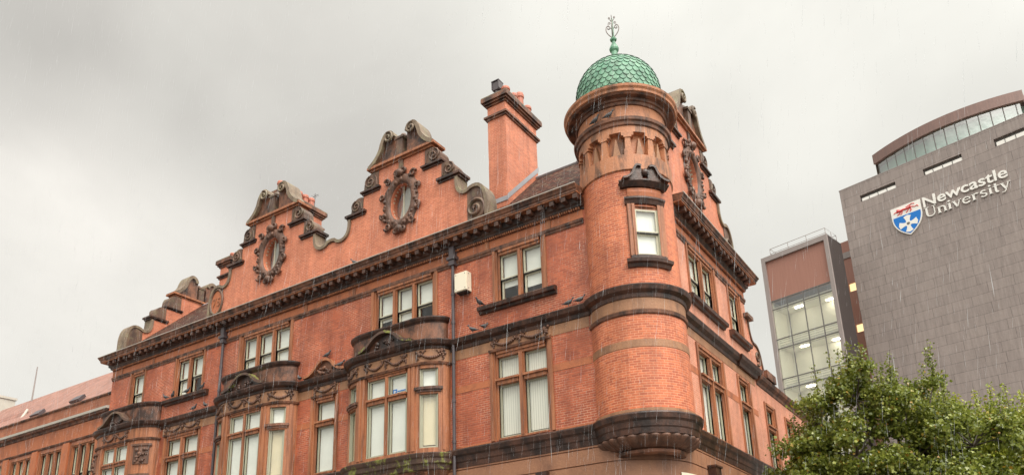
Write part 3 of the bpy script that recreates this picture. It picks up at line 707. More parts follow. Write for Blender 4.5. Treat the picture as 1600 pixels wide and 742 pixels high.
def gable(O, e, n, left='volute', right='volute', date=None, glass=True, wfront=0.012, thick=.5, brick=None, cope=None):
    F = Frame(O, e, n); w0, w1 = wfront-thick, wfront
    out = [(a, b) for a, b in half_profile(right)][::1]
    lft = [(-a, b) for a, b in half_profile(left)]
    # brick with an oval hole (keyhole outline)
    cz = 18.12; ov = [(.55*sin(2*pi*i/28), cz+.8*cos(2*pi*i/28)) for i in range(29)]
    outer = out+lft[::-1][:-1]
    pts = [(0.0005, 20.0)]+out[1:]+lft[::-1][:-1]+[(-.0005, 20.0)]+[(-.0005, cz+.8)]+[(-a, b) for a, b in ov[1:-1]]+[(.0005, cz+.8)]
    s = MB(); s.poly([F.p(u, w1, z) for u, z in pts], [(F.O.dot(F.e)+u, z) for u, z in pts]); 
    pb = out+lft[::-1][:-1]
    s.poly([F.p(u, w0, z) for u, z in pb], [(F.O.dot(F.e)+u, z) for u, z in pb])
    for i in range(len(pb)):
        a, b = pb[i], pb[(i+1) % len(pb)]; s.quad(F.p(a[0], w0, a[1]), F.p(b[0], w0, b[1]), F.p(b[0], w1, b[1]), F.p(a[0], w1, a[1]))
    for i in range(28):
        a, b = ov[i], ov[i+1]; s.quad(F.p(a[0], w1-.42, a[1]), F.p(b[0], w1-.42, b[1]), F.p(b[0], w1, b[1]), F.p(a[0], w1, a[1]))
    G = s.build('gable', brick or M_BRICKG, BB)
    cm = cope or M_COPE
    # ledges, scroll blocks and copings
    for sg, kind in ((1, right), (-1, left)):
        s = MB()
        for (a, b, z0, z1) in ((1.86, 2.98, 18.2, 18.39), (1.08, 2.14, 19.07, 19.235)):
            s.fbox(Frame(F.O, F.e*sg, F.n), a, b, w0-.08, w1+.14, z0+.09, z1); s.fbox(Frame(F.O, F.e*sg, F.n), a+.05, b-.06, w0-.02, w1+.06, z0, z0+.09)
        build_each(s, 'step_ledge', M_SOOT, G)
        s = MB(); scroll_block(s, F, 2.051, 2.72, 18.391, 19.02, sg, w0-.03, w1+.03); s.build('scroll_block', M_COPED, G)
        s = MB(); scroll_block(s, F, 1.221, 2.03, 19.236, 19.93, sg, w0-.03, w1+.03); s.build('scroll_block', M_COPED, G)
        s = MB(); ln = coping_line(kind); s.strip(F, [(sg*a, b) for a, b in ln], .13*sg, w0-.06, w1+.09); s.build('coping', cm, G)
        if kind == 'volute':
            s = MB(); q = [(2.8, 15.82)]+[(a-.0, b) for a, b in ln if b < 17.42 and a > 3.0]; q = [(3.251, 15.82), (3.251, 17.34)]+[(a, b) for a, b in ln if a > 3.3]
            s.prism(F, [(sg*a, b) for a, b in q], w0-.02, w1+.02)
            v = s.build('volute', M_COPED, G)
            s = MB(); 
            if not date or sg > 0:
                sp = spiral(3.62, 16.55, .5, 1.9, -2.2, 34, 1, .08); s.tube([F.p(sg*a, w1+.03, b) for a, b in sp], .075, 6)
            else:
                sp = [(3.62+.42*cos(2*pi*i/24), 16.75+.62*sin(2*pi*i/24)) for i in range(25)]; s.tube([F.p(sg*a, w1+.03, b) for a, b in sp], .06, 6)
            s.build('scroll_carving', M_COPED, v)
            if date and sg < 0:
                s = MB(); s.prism(F, [(sg*(3.62+.4*cos(2*pi*i/24)), 16.75+.6*sin(2*pi*i/24)) for i in range(24)], w1, w1+.028); s.build('date_panel', M_FRIEZE, v)
            if date and sg < 0: text_mesh(date, Frame(F.p(-3.62, w1+.028, 16.52), F.e, F.n), .6, .012, M_RED, v, 'date_numerals', width=.52)
    # entablature and broken scroll pediment
    s = MB()
    s.fbox(F, -1.62, 1.62, w0-.02, w1+.08, 20.0, 20.09); s.fbox(F, -1.76, 1.76, w0-.1, w1+.17, 20.09, 20.2)
    ped = s.build('pediment', M_RED, G)
    hp = [(1.72, 20.24)]+bez((1.72, 20.24), (1.3, 20.45), (1.12, 20.85), 5)[1:]+bez((1.12, 20.85), (.95, 21.58), (.6, 21.55), 6)[1:]+bez((.6, 21.55), (.33, 21.5), (.28, 21.2), 5)[1:]
    for sg in (1, -1):
        s = MB(); s.strip(F, [(sg*a, b) for a, b in hp[::-1]], .17*-sg, w0-.08, w1+.18)
        sp = spiral(.6, 21.22, .26, 1.5, 1.2, 18, 1); s.tube([F.p(sg*a, w1+.19, b) for a, b in sp], .055, 6)
        s.build('pediment_scroll', cm, G)
        s = MB(); s.prism(F, [(sg*a, b) for a, b in [(.28, 20.2), (.28, 21.2)]+[(a-.0, b-.05) for a, b in hp[::-1][3:]]+[(1.6, 20.2)]], w0, w1+.02); s.build('tympanum', M_SOOTR, G)
    s = MB(); s.fbox(F, -.16, .16, w0, w1+.16, 20.2, 20.95); s.fbox(F, -.22, .22, w0-.03, w1+.2, 20.95, 21.05); s.ball(F.p(0, w1-.1, 21.15), .17); s.fbox(F, -.11, .11, 0, w1+.06, 19.5, 20.0); s.build('finial_block', M_COPED, G)
    cartouche(F, cz, G, w1)
    return G
def text_mesh(txt, F, size, depth, mat, parent, name, width=None, offset=0., spacing=1.):
    cu_ = bpy.data.curves.new(name, 'FONT'); cu_.body = txt; cu_.size = size; cu_.extrude = depth; cu_.offset = offset; cu_.align_x = 'CENTER'; cu_.space_character = spacing
    ob = bpy.data.objects.new('tmp', cu_); COL.objects.link(ob); dg = bpy.context.evaluated_depsgraph_get(); dg.update()
    me = bpy.data.meshes.new_from_object(ob.evaluated_get(dg)); bpy.data.objects.remove(ob); bpy.data.curves.remove(cu_)
    xs = [v.co.x for v in me.vertices]; k = 1.
    if width: k = width/(max(xs)-min(xs))
    mx = (max(xs)+min(xs))/2
    q = parent; off = Vector((0, 0, 0))
    while q: off += q.location; q = q.parent
    for v in me.vertices:
        v.co = F.p((v.co.x-mx)*k, v.co.z+depth, v.co.y)-off
    me.materials.clear(); me.materials.append(mat); me.name = name
    o = bpy.data.objects.new(name, me); COL.objects.link(o); o.parent = parent; return o
gable((-10.15, 0, 0), (1, 0, 0), (0, -1, 0), 'join', 'volute')
gable((-17.75, 0, 0), (1, 0, 0), (0, -1, 0), 'volute', 'join', date='75')
gable((0, 5.1, 0), (0, 1, 0), (1, 0, 0))
gable((XW+.15, 4.15, 0), (0, -1, 0), (-1, 0, 0))
# low scrolled parapet where the tall block ends on the side street
s = MB(); F = SD
ln = [(10.1, 13.85)]+bez((10.12, 13.8), (10.12, 12.95), (10.6, 12.85), 6)+bez((10.6, 12.85), (11.3, 12.95), (11.42, 12.3), 6)[1:]+[(11.62, 11.75)]
s.prism(F, [(YE+.001, 11.6)]+ln+[(11.62, 11.6)], -.45, .02); pw = s.build('parapet_wall', M_BRICK_SHEEN, BB)
s = MB(); s.strip(F, ln[1:], .09, -.5, .08); s.fbox(F, 9.72, 10.5, -.55, .2, 13.83, 13.99); sp = spiral(10.98, 12.35, .36, 1.5, -2., 20, 1); s.tube([F.p(a, .04, b) for a, b in sp], .05, 6); s.build('coping', M_COPED, pw)

# ---- chimneys
def chimney(x0, x1, y0, y1, zb, zt, pots, cowl=None, name='chimney'):
    F = Frame(((x0+x1)/2, (y0+y1)/2, 0), (1, 0, 0), (0, -1, 0)); hx, hy = (x1-x0)/2, (y1-y0)/2
    s = MB()
    s.fbox(F, -hx, hx, -hy, hy, zb, zt-.2); c = s.build(name, M_BRICKG, BB)
    loop = lambda: [(x0, y1), (x0, y0), (x1, y0), (x1, y1), (x0, y1)]
    s = MB(); zc = zt-1.02
    for a, b, w in ((zc, zc+.09, .06), (zc+.09, zc+.18, .12)): s.fbox(F, -hx-w, hx+w, -hy-w, hy+w, a, b)
    s.build('chimney_band', M_SOOTR, c)
    s = MB()
    for a, b, w in ((zt-.36, zt-.27, .06), (zt-.27, zt-.17, .13), (zt-.17, zt-.06, .2)): s.fbox(F, -hx-w, hx+w, -hy-w, hy+w, a, b)
    s.fbox(F, -hx-.2, hx+.2, -hy-.2, hy+.2, zt-.06, zt+.02); s.build('chimney_cap', M_SOOTR, c)
    s = MB(); s.fbox(F, -hx-.19, hx+.19, -hy-.19, hy+.19, zt+.02, zt+.07); s.build('cap_slab', M_COPE, c)
    for (px, py, r, h) in pots:
        s = MB(); s.lathe((px, py), [(0, zt+.05), (r, zt+.05), (r*.95, zt+h*.75), (r*1.14, zt+h*.78), (r*1.14, zt+h*.9), (r*.97, zt+h), (r*.75, zt+h), (r*.75, zt+h*.6), (0, zt+h*.6)], n=14, smooth=False); s.build('chimney_pot', M_POT, c)
    if cowl:
        s = MB(); Fc = Frame((cowl[0], cowl[1], 0), (1, 0, 0), (0, -1, 0)); z = cowl[2]; s.lathe(cowl[:2], [(.14, zt+.05), (.13, z), (0, z)], n=12)
        s.fbox(Fc, -.16, .16, -.16, .16, z, z+.05); s.fbox(Fc, -.18, -.14, -.18, .18, z+.05, z+.42); s.fbox(Fc, .14, .18, -.18, .18, z+.05, z+.42); s.fbox(Fc, -.14, .14, -.15, .15, z+.05, z+.4); s.fbox(Fc, -.19, .19, -.19, .19, z+.42, z+.45)
        s.build('chimney_cowl', M_PIPE, c)
    return c
c = chimney(-7.27, -6.39, 2.0, 4.42, 16.5, 22.8, [(-6.6, 2.4, .17, .62), (-6.6, 3.03, .15, .68), (-6.6, 3.5, .17, 1.0), (-6.6, 4.1, .17, .7), (-7.05, 3.7, .14, .6)], cowl=(-6.94, 2.3, 23.32))
s = MB(); s.quad((-6.37, 1.94, 17.84), (-6.37, 4.46, 20.36), (-6.37, 4.46, 20.6), (-6.37, 1.94, 18.08)); s.quad((-7.3, 1.975, 17.85), (-6.37, 1.975, 17.85), (-6.37, 1.975, 18.05), (-7.3, 1.975, 18.05)); s.build('flashing', M_LEAD, c)
chimney(-20.1, -19.25, 1.5, 4.2, 16.5, 22.6, [(-19.55, 1.7+.4*i, .16, .75) for i in range(6)])
chimney(-25.6, -24.75, 3.0, 4.6, 16.5, 21.25, [(-25.05, 3.3, .14, .5), (-25.05, 3.75, .15, .6)])

# ---- corner turret
def tcut(a, b, z0, z1):
    m_ = ((a+b)/2+180) % 360-180; return abs(m_+45) < 14.6 and z0 > 12.6 and z1 < 14.4
s = MB()
s.lathe(TC, [(TR, 7.74), (TR, 9.64), (TR-.01, 9.65), (TR-.01, 9.86), (TR, 9.87), (TR, 10.7), (TR-.02, 10.72), (TR-.02, 12.64), (TR-.02, 14.32), (TR-.02, 15.7)], a0=-180+.5, a1=180+.5, n=144, ur=TR, skip=lambda a, b, z0, z1: abs((((a+b)/2+180) % 360-180)+45) < 14.6 and z0 > 12.6 and z1 < 14.4)
T = s.build('turret', M_BRICKT, BB)
s = MB(); s.lathe(TC, [(TR-.01, 9.62), (TR+.012, 9.64), (TR+.012, 9.87), (TR-.01, 9.89)], n=72); s.build('turret_band', M_BUFF, T)
s = MB(); s.lathe(TC, [(TR, 7.55), (TR+.05, 7.6), (TR+.05, 7.74), (TR-.01, 7.76)], n=72); s.build('turret_plinth', M_BUFF, T)
s = MB(); s.lathe(TC, [(TR-.01, 10.66), (TR+.05, 10.7), (TR+.07, 10.8), (TR+.01, 10.83), (TR+.02, 10.84)], n=72); s.build('turret_bead', M_SOOTR, T)
s = MB(); s.lathe(TC, [(TR+.015, 10.82), (TR+.015, 11.3)], n=72); s.build('turret_frieze', M_BUFF, T)
# corbel with flutes
nf = 28; rows = []; prof = [(1.02, 6.5), (1.12, 6.54), (1.14, 6.62), (1.06, 6.66), (1.1, 6.68)]
s = MB(); s.lathe(TC, [(.9, 6.5)]+prof[0:], n=60); crb = s.build('turret_corbel', M_SOOTR, T)
s = MB(); s.lathe(TC, [(1.45, 7.0), (1.53, 7.03), (1.55, 7.09), (1.56, 7.2)], n=60)
s.build('corbel_rim', M_SOOTR, T)
s = MB(); na = nf*6
for k in range(9):
    t = k/8; r = 1.06+.44*sin(t*pi/2)**.9; z_ = 6.66+.36*t; row = []
    for i in range(na+1):
        a = 2*pi*i/na; ph = (i % 6)/6; amp = .13*sin(pi*ph)*(1-abs(2*t-1)**4)
        row.append((TC[0]+(r+amp)*cos(a), TC[1]+(r+amp)*sin(a), z_))
    rows.append(row)
s.grid(rows); s.build('corbel_flute', M_CARV, T)
# drum: sill band, colonnette zone, friezes, string, crown cornice
s = MB(); s.lathe(TC, [(TR-.03, 15.62), (TR+.03, 15.66), (TR+.03, 16.2), (TR-.2, 16.24), (TR-.2, 17.04), (TR+.0, 17.06), (TR+.0, 17.32), (TR-.05, 17.34), (TR-.05, 17.6), (TR-.02, 17.62), (TR-.02, 18.15)], n=72)
dr = s.build('turret_drum', M_DRUM, T)
for k in range(12):
    a = radians(30*k-45+15); Fk = Frame((TC[0]+(TR-.2)*cos(a), TC[1]+(TR-.2)*sin(a), 0), (-sin(a), cos(a), 0), (cos(a), sin(a), 0)); s = MB()
    s.fbox(Fk, -.14, .14, -.05, .2, 16.2, 16.42); s.prism(Fk, [(-.11, 16.42), (.11, 16.42), (.085, 16.86), (-.085, 16.86)], -.05, .19); s.fbox(Fk, -.13, .13, -.05, .215, 16.86, 16.93); s.fbox(Fk, -.2, .2, -.05, .2, 16.93, 17.06); s.build('colonnette', M_DRUM, T)
    b = radians(30*k-45); Fk = Frame((TC[0]+(TR-.2)*cos(b), TC[1]+(TR-.2)*sin(b), 0), (-sin(b), cos(b), 0), (cos(b), sin(b), 0)); s = MB(); s.prism(Fk, [(-.13, 16.22), (.13, 16.22), (.012, 16.86), (-.012, 16.86)], -.05, .13); s.build('wedge_block', M_BUFF, T)
s = MB(); s.lathe(TC, [(TR-.03, 17.27), (TR+.05, 17.32), (TR+.07, 17.42), (TR+.13, 17.46), (TR+.15, 17.56), (TR-.03, 17.66)], n=72); s.build('drum_string', M_SOOTR, T)
s = MB(); s.lathe(TC, [(TR-.04, 18.08), (TR+.03, 18.1), (TR+.06, 18.18), (TR+.12, 18.2), (TR+.14, 18.28), (TR+.3, 18.3), (TR+.34, 18.36)], n=72); s.build('crown_moulding', M_SOOTR, T)
s = MB(); s.lathe(TC, [(TR+.32, 18.35), (TR+.38, 18.37), (TR+.39, 18.45), (TR+.44, 18.52), (TR+.45, 18.6), (1.3, 18.72)], n=72); s.build('crown_cornice', M_DRUM, T)
# dome of fish-scale copper
def dome_p(t):
    if t < .3: return (1.46, 18.66+.8*t/.3)
    a = (t-.3)/.7*pi/2; return (1.46*cos(a), 19.46+1.46*sin(a))
s = MB(); s.lathe(TC, [dome_p(i/20) for i in range(20)]+[(.06, 20.92)], n=48, smooth=True)
dm = s.build('turret_dome', M_COPPER, T)
s = MB(); nrow = 16; 
for k in range(nrow):
    t0 = k/nrow*.97; r0, z0 = dome_p(t0); t1 = min(.985, t0+.1); r1, z1 = dome_p(t1)
    ns = max(8, int(round(40*(r0/1.46)**.85)))
    for j in range(ns):
        a = 2*pi*(j+(.5 if k % 2 else 0))/ns; hw = pi/ns*.98; rows = []
        for (q, wd) in ((0, .0), (.12, .55), (.3, .88), (.55, 1.), (1., 1.)):
            rr, zz = r0+(r1-r0)*q+.035*(1-q)+.012, z0+(z1-z0)*q
            tq = t0+(t1-t0)*q; rr, zz = dome_p(tq); lift = 1+.035*(1-q)+.006
            rr = rr+.04*(1-q)+.008; 
            rows.append([(TC[0]+rr*cos(a+hw*wd*e), TC[1]+rr*sin(a+hw*wd*e), zz) for e in (-1, -.33, .33, 1)])
        s.grid(rows, smooth=False)
s.build('dome_scale', M_COPPER, dm)['kind'] = 'stuff'
s = MB(); s.lathe(TC, [(.32, 20.86), (.2, 21.0), (.12, 21.2), (.11, 21.48), (.16, 21.53), (.175, 21.6), (.15, 21.68), (.07, 21.85), (.06, 21.95), (.11, 21.98), (.125, 22.03), (.08, 22.08), (.045, 22.1), (.03, 22.95), (0, 22.97)], n=16, smooth=True)
fn = s.build('finial', M_COPPER, dm)
def curl(ang, pts, r=.016):
    return [(TC[0]+.72*u*cos(ang), TC[1]+.72*u*sin(ang), z) for u, z in pts]
s = MB()
for k in range(4):
    a = radians(90*k+20)
    s.tube(curl(a, bez((.03, 22.12), (.36, 22.35), (.32, 22.55), 7)+spiral(.2, 22.56, .12, 1.2, 0, 12, 1)), .02, 5)
    s.tube(curl(a, bez((.03, 22.5), (.2, 22.62), (.2, 22.75), 6)+spiral(.13, 22.76, .07, 1.1, 0, 9, 1)), .014, 5)
    s.tube(curl(a, bez((.02, 22.8), (.1, 22.95), (.16, 22.98), 5)+spiral(.12, 23.0, .05, 1, 0, 8, 1)), .014, 5)
s.build('finial_ironwork', M_FRAME, dm)
# turret window
a = radians(-45); Fw = Frame((TC[0]+1.5*cos(a), TC[1]+1.5*sin(a), 0), (-sin(a), cos(a), 0), (cos(a), sin(a), 0))
s = MB()
for sg in (-1, 1):
    x = sorted((sg*.38, sg*.6)); s.fbox(Fw, x[0], x[1], -.45, .03-.05, 12.6, 14.4)
    q = sorted((sg*.38, sg*.47)); s.fbox(Fw, q[0], q[1], -.44, .02, 12.601, 14.399)
s.fbox(Fw, -.38, .38, -.45, -.06, 14.24, 14.4); wt = s.build('turret_window', M_RED, T)
sashes(Fw, [(-.37, .37)], 12.66, 14.24, mid=13.42, w=-.06, parent=wt, blinds=[(.97, 0)])
def tpiece(mb, a0, a1, prof, n=10):
    mb.lathe(TC, prof, a0=a0, a1=a1, n=n)
    for a in (a0, a1):
        ar = radians(a); mb.poly([(TC[0]+r*cos(ar), TC[1]+r*sin(ar), z) for r, z in prof])
s = MB(); tpiece(s, -72, -18, [(1.4, 12.22), (1.56, 12.22), (1.6, 12.32), (1.68, 12.36), (1.7, 12.46), (1.4, 12.5)]); tpiece(s, -67, -23, [(1.4, 12.5), (1.58, 12.5), (1.58, 12.62), (1.4, 12.62)]); s.build('turret_sill', M_SOOT, wt)
s = MB(); tpiece(s, -70, -20, [(1.4, 14.38), (1.56, 14.4), (1.6, 14.5), (1.64, 14.56), (1.64, 14.62), (1.4, 14.66)]); s.build('window_lintel', M_SOOT, wt)
s = MB(); tpiece(s, -66, -24, [(1.4, 14.64), (1.57, 14.66), (1.6, 14.8), (1.57, 14.95), (1.4, 14.97)]); s.build('pulvinated_frieze', M_FRIEZE, wt)
s = MB(); tpiece(s, -74, -16, [(1.4, 14.96), (1.62, 14.98), (1.7, 15.06), (1.76, 15.12), (1.76, 15.17), (1.4, 15.2)], 14)
Fp = Frame(Fw.p(0, .08, 0), Fw.e, Fw.n)
for sg in (-1, 1):
    hp = bez((.78, 15.18), (.5, 15.24), (.42, 15.5), 5)+bez((.42, 15.5), (.34, 15.78), (.12, 15.66), 6)[1:]
    s.prism(Fp, [(sg*a_, b_) for a_, b_ in [(.1, 15.17)]+hp[::-1]+[(.78, 15.17)]], -.35, .12)
    s.strip(Fp, [(sg*a_, b_) for a_, b_ in hp[::-1]], -.07*sg, -.3, .2)
s.ball(Fp.p(0, .1, 15.42), .14); s.build('window_pediment', M_SOOT, wt)

# ---- oriel bays
def oriel(xc, panels=False, moss=M_MOSS, blind=0, gl=2, sticker=False):
    F = Frame((xc, 0, 0), (1, 0, 0), (0, -1, 0)); HW, W_ = 1.12, .75; AX = 1.22
    def cv(t, off=0., sg=1):      # quadrant curve, t 0..1 from flat to wall
        a = t*pi/2; u, w = HW+AX*sin(a), W_*cos(a)
        nx, nw = sin(a)/AX, cos(a)/W_; l = hypot(nx, nw); return (sg*(u+off*nx/l), w+off*nw/l)
    def plan(off=0., n=10, tmax=1.):
        r = [cv(tmax*(1-i/n), off, -1) for i in range(n+1)]+[cv(tmax*i/n, off, 1) for i in range(n+1)]
        return [(F.p(u, w, 0).x, F.p(u, w, 0).y) for u, w in r]
    path = plan()
    def piece(mb, t0, t1, z0, z1, off0=-.3, off1=0., sg=1, n=6, mi=0):
        A = [cv(t0+(t1-t0)*i/n, off1, sg) for i in range(n+1)]; B = [cv(t0+(t1-t0)*i/n, off0, sg) for i in range(n+1)]
        for i in range(n):
            P = lambda q, z: F.p(q[0], q[1], z)
            mb.quad(P(A[i], z0), P(A[i+1], z0), P(A[i+1], z1), P(A[i], z1), mi=mi); mb.quad(P(B[i], z0), P(B[i+1], z0), P(B[i+1], z1), P(B[i], z1), mi=mi)
            mb.quad(P(A[i], z1), P(A[i+1], z1), P(B[i+1], z1), P(B[i], z1), mi=mi); mb.quad(P(A[i], z0), P(A[i+1], z0), P(B[i+1], z0), P(B[i], z0), mi=mi)
        for i in (0, n): mb.quad(P(A[i], z0), P(A[i], z1), P(B[i], z1), P(B[i], z0), mi=mi)
    FW = F.sub(0, W_)
    s = MB()
    lt = surround(s, FW, -HW-.02, HW+.02, 7.66, 10.75, gl, transom=(9.66, 9.86), jw=.24, mw=.2, head=.16, sill=.05, out=0.02)
    s.moulding(path, [(-.02, 7.55), (.0, 7.55), (.0, 7.67), (-.3, 7.67)], caps=False)
    if not panels:
        for sg in (-1, 1):
            piece(s, .0, .2, 7.66, 10.75, sg=sg); piece(s, .04, .12, 7.66, 10.75, 0, .03, sg=sg)
            piece(s, .62, 1., 7.66, 10.75, sg=sg); piece(s, .72, .8, 7.66, 10.75, 0, .03, sg=sg)
            piece(s, .2, .62, 10.6, 10.75, sg=sg); piece(s, .2, .62, 9.66, 9.8, sg=sg); piece(s, .2, .62, 7.66, 7.74, sg=sg)
    else:
        for sg in (-1, 1): piece(s, 0., 1., 7.66, 10.75, sg=sg)
    o = s.build('oriel_bay', M_RED, BB)
    # frieze and its garlands
    s = MB(); s.moulding(path, [(-.05, 10.75), (.02, 10.75), (.02, 11.3), (-.05, 11.3)], caps=False); s.build('bay_frieze', M_BUFF if not panels else M_RED, o)
    s = MB(); s.moulding(path, [(0, 10.72), (.06, 10.72), (.09, 10.8), (.02, 10.84)], caps=False)
    if not panels:
        for sg in (-1, 1):
            piece(s, .12, .72, 9.8, 9.9, 0, .1, sg=sg); piece(s, .16, .68, 9.72, 9.8, -.05, .05, sg=sg)
    s.build('bay_moulding', M_SOOTR, o)
    s = MB(); garland(s, lambda u, w, z: FW.p(u, w+.02, z), HW-.1, 10.86, .42, 2); s.build('bay_garland', M_CARV, o)
    if not panels:
        for sg in (-1, 1):
            s = MB()
            def fc(u, w, z, sg=sg):
                q = cv(.46+u/1.5, .02+w, sg); return F.p(q[0], q[1], z)
            garland(s, fc, .5, 10.86, .42, 1); s.build('bay_garland', M_CARV, o)
    else:
        for sg in (-1, 1):
            for zc in (10.0, 8.6):
                s = MB()
                piece(s, .22, .68, zc-.42, zc+.42, -.05, .05, sg=sg); piece(s, .16, .74, zc+.42, zc+.52, -.05, .1, sg=sg)
                for q in range(18):
                    k = cv(.45+random.uniform(-.16, .16), .06, sg); s.ball(F.p(k[0], k[1], zc+random.uniform(-.32, .32)), random.uniform(.05, .1), nu=6, nv=4)
                s.build('shield_panel', M_CARV, o)
    # sashes on the flat and the curved sides
    sashes(FW, lt, 9.86, 10.59, parent=o, blinds=[(1, blind)]*gl, mat=M_SASHG, w=-.11)
    sashes(FW, lt, 7.71, 9.66, parent=o, blinds=[(1, blind)]*gl, mat=M_SASHG, w=-.11)
    if not panels:
        for sg in (-1, 1):
            a_, b_ = cv(.2, -.1, sg), cv(.62, -.1, sg); pa, pb = F.p(a_[0], a_[1], 0), F.p(b_[0], b_[1], 0)
            e = (pb-pa); ln = e.length; n_ = Vector((e.y, -e.x, 0)); 
            if n_.y > 0: n_ = -n_
            Fk = Frame((pa+pb)/2, e, n_)
            sashes(Fk, [(-ln/2+.03, ln/2-.03)], 9.8, 10.6, parent=o, blinds=[(1, blind)], mat=M_SASHG, w=.0)
            sashes(Fk, [(-ln/2+.03, ln/2-.03)], 7.74, 9.66, parent=o, blinds=[(.93, 1)], mat=M_SASHG, w=.0)
    # entablature, parapet, ogee pediment
    s = MB(); s.moulding(path, [(0, 11.28), (.05, 11.3), (.07, 11.38), (.18, 11.42), (.21, 11.45), (.26, 11.56), (.26, 11.6), (-.3, 11.68)], caps=False); s.build('bay_cornice', M_SOOT, o)
    s = MB(); pp = plan(-.1); s.moulding(pp, [(0, 11.6), (0, 12.42), (-.3, 12.42)], caps=False); s.build('bay_parapet', M_SOOTR, o)
    s = MB(); s.moulding(pp, [(-.02, 12.3), (.03, 12.38), (.08, 12.42), (.12, 12.5), (.12, 12.55), (-.35, 12.58)], caps=False); s.build('parapet_moulding', M_SOOT, o)
    s = MB(); half = bez((1.3, 11.62), (.95, 11.64), (.68, 11.86), 6)+bez((.68, 11.86), (.36, 12.2), (0, 12.2), 6)[1:]
    line = [(-a, b) for a, b in half]+[(a, b) for a, b in half[::-1][1:]]
    Fp = F.sub(0, W_+.0); s.strip(Fp, line, .1, -.05, .27); s.build('bay_pediment', moss, o)
    s = MB(); s.prism(Fp, line+[], -.05, .1)
    for q in range(10): s.ball(Fp.p(random.uniform(-.5, .5), .12, 11.72+random.uniform(0, .2)), random.uniform(.05, .09), nu=6, nv=4)
    s.build('pediment_infill', M_SOOT, o)
    # sill and corbelled underside
    s = MB(); s.moulding(path, [(-.1, 6.95), (.02, 7.0), (.06, 7.15), (.13, 7.2), (.15, 7.34), (.2, 7.4), (.24, 7.5), (.24, 7.53), (-.25, 7.57)], caps=False); s.build('bay_sill', moss, o)
    s = MB(); n = 12
    for k in range(9):
        a = -1+2*k/8
    lo = [(F.p(u*.75, w*.1, 6.2)) for u, w in [cv(1-i/10, 0, -1) for i in range(11)]+[cv(i/10, 0, 1) for i in range(11)]]
    hi = [(F.p(u, w-.05, 6.98)) for u, w in [cv(1-i/10, 0, -1) for i in range(11)]+[cv(i/10, 0, 1) for i in range(11)]]
    mid = [a.lerp(b, .55)+Vector((0, -.05, -.0)) for a, b in zip(lo, hi)]
    s.grid([lo, mid, hi]); s.fbox(F, -.18, .18, 0, .9, 6.55, 7.0)
    for k in range(-7, 8):
        u = k*.24
        if abs(u) > .2: s.tube([F.p(u*.7, .12, 6.25), F.p(u, W_*.55, 6.6), F.p(u*1.02, W_*.8, 6.92)], .06, 5)
    s.build('bay_corbel', M_SOOTR, o)
    if sticker:
        a, b = lt[1]; s = MB(); s.fbox(FW, a+.1, a+.28, -.17, -.155, 9.93, 10.1); s.fbox(FW, a+.32, a+.68, -.17, -.155, 9.99, 10.03); st = s.build('window_sticker', M_BLUE, o)
        s = MB(); s.fbox(FW, a+.15, a+.18, -.154, -.152, 9.95, 10.06); s.fbox(FW, a+.19, a+.25, -.154, -.152, 10.0, 10.03); s.build('sticker_mark', M_SIGNW, o)
    return o
oriel(-27.1, panels=True, moss=M_COPED)
oriel(-17.85); oriel(-10.1, sticker=True)
# small ogee pediment on the string course between the bays
s = MB(); F = FR.sub(-13.95); half = bez((1.15, 11.66), (.75, 11.66), (.5, 11.92), 6)+bez((.5, 11.92), (.28, 12.22), (0, 12.22), 6)[1:]
line = [(-a, b) for a, b in half]+[(a, b) for a, b in half[::-1][1:]]
s.strip(F, line, .1, -.02, .2); op = s.build('ogee_pediment', M_RED, BB)
s = MB(); s.prism(F, [(a, b) for a, b in line], -.02, .07)
for q in range(14): s.ball(F.p(random.uniform(-.45, .45), .09, 11.72+random.uniform(0, .22)), random.uniform(.05, .1), nu=6, nv=4)
s.build('pediment_carving', M_SOOTR, op)

# ---- drainpipes
for x in (-20.5, -7.52):
    s = MB(); s.tube([(x, -.13, 0), (x, -.13, 14.5)], .062, 10)
    for z in (7.85, 9.3, 10.7, 12.2, 13.3): s.tube([(x, -.13, z), (x, -.13, z+.1)], .078, 10)
    p = s.build('drainpipe', M_PIPE, BB)
    s = MB(); F = FR.sub(x, .13); s.fbox(F, -.12, .12, -.1, .1, 14.48, 14.7); s.fbox(F, -.19, .19, -.12, .14, 14.7, 14.82); s.fbox(F, -.11, .11, -.1, .1, 14.82, 15.22); s.build('hopper_head', M_PIPE, p)

# ---- lower wing on the side street
F = SD; wn = [(11.1, 12.75), (14.2, 15.7), (17.2, 18.7), (20.2, 21.7)]
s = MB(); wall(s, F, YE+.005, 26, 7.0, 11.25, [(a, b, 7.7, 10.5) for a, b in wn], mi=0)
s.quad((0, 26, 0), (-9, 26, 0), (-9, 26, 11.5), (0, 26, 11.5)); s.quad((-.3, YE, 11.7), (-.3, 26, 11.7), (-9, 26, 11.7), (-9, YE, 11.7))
wg = s.build('side_wing_wall', M_BRICK_SHEEN, BB)
s = MB(); s.moulding([(0, YE+.3), (0, 26), (-2, 26)], [(0, 11.05), (.04, 11.08), (.06, 11.2), (.2, 11.3), (.24, 11.42), (.24, 11.46), (-.3, 11.55), (-.3, 11.72)]); s.fbox(F, 11.2, 12.5, -.3, .3, 11.5, 11.85); s.build('wing_cornice', M_SOOTR, wg)
for a, b in wn: lower_window(F, a, b, 1, [(.9, 0)], tz=9.5, z1=10.5, jw=.3)

